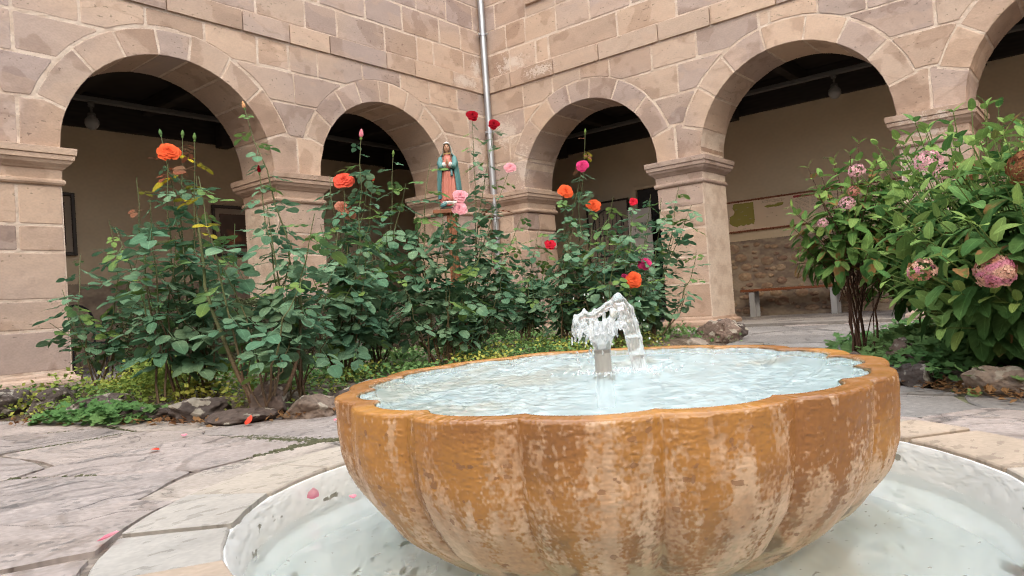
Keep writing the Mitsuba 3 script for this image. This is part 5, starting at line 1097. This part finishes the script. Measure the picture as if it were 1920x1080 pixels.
# mantle: an open shell round the back and sides, from the head down
th = np.linspace(math.radians(-52), math.radians(232), 61); V = []
for z in np.linspace(0.13, 0.80, 34):
    rx = np.interp(z, [0.13, 0.25, 0.45, 0.58, 0.64, 0.675, 0.72, 0.77, 0.80], [0.150, 0.155, 0.140, 0.128, 0.105, 0.060, 0.056, 0.048, 0.02]); ry = rx * np.interp(z, [0.1, 0.6, 0.7, 0.8], [0.62, 0.66, 0.9, 0.9])
    op = np.interp(z, [0.13, 0.4, 0.55, 0.66, 0.8], [0.10, 0.02, -0.1, 0.30, 0.55]); t2 = np.interp(th, [th[0], th[-1]], [th[0] + op, th[-1] - op])
    k = 1 + 0.035 * np.sin(t2 * 11 + z * 7) * np.clip((0.62 - z) / 0.2, 0, 1)
    V.append(np.c_[rx * k * np.cos(t2), ry * k * np.sin(t2) + 0.012, np.full(61, z)])
Vm = np.vstack(V); F = grid_faces(34, 61)
inner = Vm * [0.93, 0.92, 1.0]; Fi = F[:, ::-1] + len(Vm)
edge = []
for i in range(33):
    for c in (0, 60):
        a, b = i * 61 + c, (i + 1) * 61 + c; edge += [(a, b, b + len(Vm)), (a, b + len(Vm), a + len(Vm))]
bot = [(i, i + 1, i + 1 + len(Vm)) for i in range(60)] + [(i, i + 1 + len(Vm), i + len(Vm)) for i in range(60)]
part('mantle', (np.vstack([Vm, inner]), np.vstack([F, Fi, np.array(edge), np.array(bot)])), 'mantle_teal')
# head with face
m = trimesh.creation.icosphere(subdivisions=4); v = np.asarray(m.vertices).copy(); f = np.asarray(m.faces)
yf = -v[:, 1]
v[:, 0] *= 0.037 * (1 - 0.22 * np.clip(-v[:, 2], 0, 1) ** 1.4); v[:, 1] *= 0.043; v[:, 2] *= 0.054
gx, gz = v[:, 0], v[:, 2]; front = yf > 0.2
bump = 0.013 * np.exp(-(gx / 0.0055) ** 2 - ((gz + 0.004) / 0.012) ** 2) + 0.004 * np.exp(-(gx / 0.011) ** 2 - ((gz + 0.026) / 0.005) ** 2) - 0.005 * np.exp(-((np.abs(gx) - 0.0145) / 0.007) ** 2 - ((gz - 0.008) / 0.006) ** 2) + 0.004 * np.exp(-(gx / 0.01) ** 2 - ((gz + 0.044) / 0.007) ** 2)
v[:, 1] -= bump * front
v += [0, -0.012, 0.735]
hd = np.eye(3)
part('head', (v, f), 'statue_skin')
part('neck', ringloft([(0.655, 0.026, 0.024, 0, 0), (0.69, 0.020, 0.019, 0, -0.004), (0.71, 0.021, 0.02, 0, -0.006)], 20), 'statue_skin')
for s in (-1, 1):
    part('eye', xf(lump(0.0062, 0.0025, 0.0028, 1, 1, 0), frame((s * 0.0145, -0.0495, 0.743), (1, 0, 0), (0, 0, 1))), 'statue_dark', parent=st)
    part('eyebrow', tube([(s * 0.008, -0.0525, 0.752), (s * 0.015, -0.0515, 0.755), (s * 0.022, -0.046, 0.752)], 0.0011, 5), 'statue_hair')
    part('hair', tube([(s * 0.006, -0.040, 0.788), (s * 0.026, -0.036, 0.772), (s * 0.037, -0.022, 0.738), (s * 0.038, -0.018, 0.70), (s * 0.046, -0.026, 0.66), (s * 0.050, -0.040, 0.62), (s * 0.046, -0.048, 0.585)], (0.009, 0.012, 0.012, 0.012, 0.012, 0.009, 0.004), 10), 'statue_hair')
part('lips', xf(lump(0.0072, 0.0022, 0.0024, 2, 1, 0), frame((0, -0.0535, 0.709), (1, 0, 0), (0, 0, 1))), 'statue_red')
part('veil_band', tube([(0.041 * math.cos(a), 0.046 * math.sin(a) - 0.008, 0.777 + 0.012 * abs(math.sin(a))) for a in np.linspace(math.radians(-170), math.radians(-10), 14)], 0.0065, 8), 'statue_white')
part('crown', lathe([(0.026, 0.0), (0.031, 0.012), (0.024, 0.022), (0.0, 0.027)], 20, (0, 0.0)) if False else xf(lathe([(0.028, 0.0), (0.034, 0.010), (0.028, 0.020), (0.012, 0.027), (0.0, 0.029)], 20), frame((0, 0.0, 0.786), (1, 0, 0), (0, 0, 1))), 'statue_white')
part('collar', tube([(0.052 * math.cos(a), 0.040 * math.sin(a) - 0.010, 0.664 + 0.004 * math.cos(a)) for a in np.linspace(math.radians(-165), math.radians(-15), 14)], 0.006, 8), 'statue_gold')
for s in (-1, 1):                                                   # arms in white cuffs, hands palm to palm with five fingers each
    part('sleeve', tube([(s * 0.085, -0.012, 0.615), (s * 0.098, -0.045, 0.545), (s * 0.078, -0.078, 0.505), (s * 0.045, -0.098, 0.518)], (0.034, 0.040, 0.040, 0.033), 14), 'mantle_teal')
    part('cuff', tube([(s * 0.058, -0.090, 0.512), (s * 0.036, -0.101, 0.524), (s * 0.022, -0.105, 0.534)], (0.033, 0.031, 0.022), 14), 'statue_white')
    hull = [tube([(s * 0.016, -0.104, 0.530), (s * 0.008, -0.107, 0.552), (s * 0.006, -0.108, 0.568)], (0.011, 0.0125, 0.010), 10)]
    for kf, (dy, ln) in enumerate(((-0.0105, 0.028), (-0.0035, 0.034), (0.0035, 0.032), (0.0105, 0.025))):
        hull.append(tube([(s * 0.006, -0.108 + dy, 0.562), (s * 0.0055, -0.109 + dy, 0.562 + ln * 0.55), (s * 0.0045, -0.1085 + dy, 0.562 + ln)], (0.0042, 0.0040, 0.0026), 7))
    hull.append(tube([(s * 0.008, -0.114, 0.545), (s * 0.007, -0.123, 0.560), (s * 0.005, -0.124, 0.571)], (0.0048, 0.0042, 0.003), 7))
    part('hand', cat(hull), 'statue_skin')
part('sash', ringloft([(0.455, 0.083, 0.066, 0, 0), (0.47, 0.087, 0.069, 0, 0), (0.485, 0.084, 0.067, 0, 0)], 40), 'statue_dark')
part('tassel', tube([(0.045, -0.064, 0.47), (0.048, -0.075, 0.43), (0.046, -0.080, 0.39)], (0.012, 0.015, 0.018), 8), 'mantle_teal')
part('base_cloud', xf(lump(0.125, 0.095, 0.052, 3, 3, 0.35, 2.2), frame((0, 0, 0.062), (1, 0, 0), (0, 0, 1))), 'statue_white')
a = np.linspace(math.radians(200), math.radians(340), 18); part('crescent', tube(np.c_[0.135 * np.cos(a), np.full(18, -0.075), 0.150 + 0.105 * np.sin(a)], np.interp(np.arange(18), [0, 8.5, 17], [0.004, 0.017, 0.004]), 10), 'statue_red')
for s in (-1, 1): part('wing', xf(lump(0.055, 0.018, 0.026, 6 + s, 2, 0.3, 2), frame((s * 0.075, -0.085, 0.055), (1, 0, s * -0.5), (0, 0, 1))), 'statue_white' if s > 0 else 'mantle_teal')
part('plinth', bx(-0.115, 0.115, -0.09, 0.09, -0.002, 0.024, 0.006), 'statue_dark', False)
po = thing('wooden_post', 'reddish wooden post with a small shelf under the statue', 'post')
PM = SM.copy(); PM[:3, 3] = SB
def ppart(name, mesh, mat): obj(name, fixed(xf(mesh, PM)), mat, po)
ppart('shelf', bx(-0.22, 0.13, -0.11, 0.11, -0.055, -0.003, 0.008), 'post_wood')
for s, z0, z1, w in ((0, -1.0, -0.056, 0.062), ):
    ppart('shaft', bx(-0.055, 0.07, -0.055, 0.055, -1.12, -0.056, 0.012), 'post_wood')
ppart('foot_block', loft([(np.array([(-0.14, -0.1), (0.14, -0.1), (0.14, 0.1), (-0.14, 0.1)]), -1.68), (np.array([(-0.10, -0.08), (0.11, -0.08), (0.11, 0.08), (-0.10, 0.08)]), -1.35), (np.array([(-0.06, -0.058), (0.075, -0.058), (0.075, 0.058), (-0.06, 0.058)]), -1.121)]), 'post_wood')
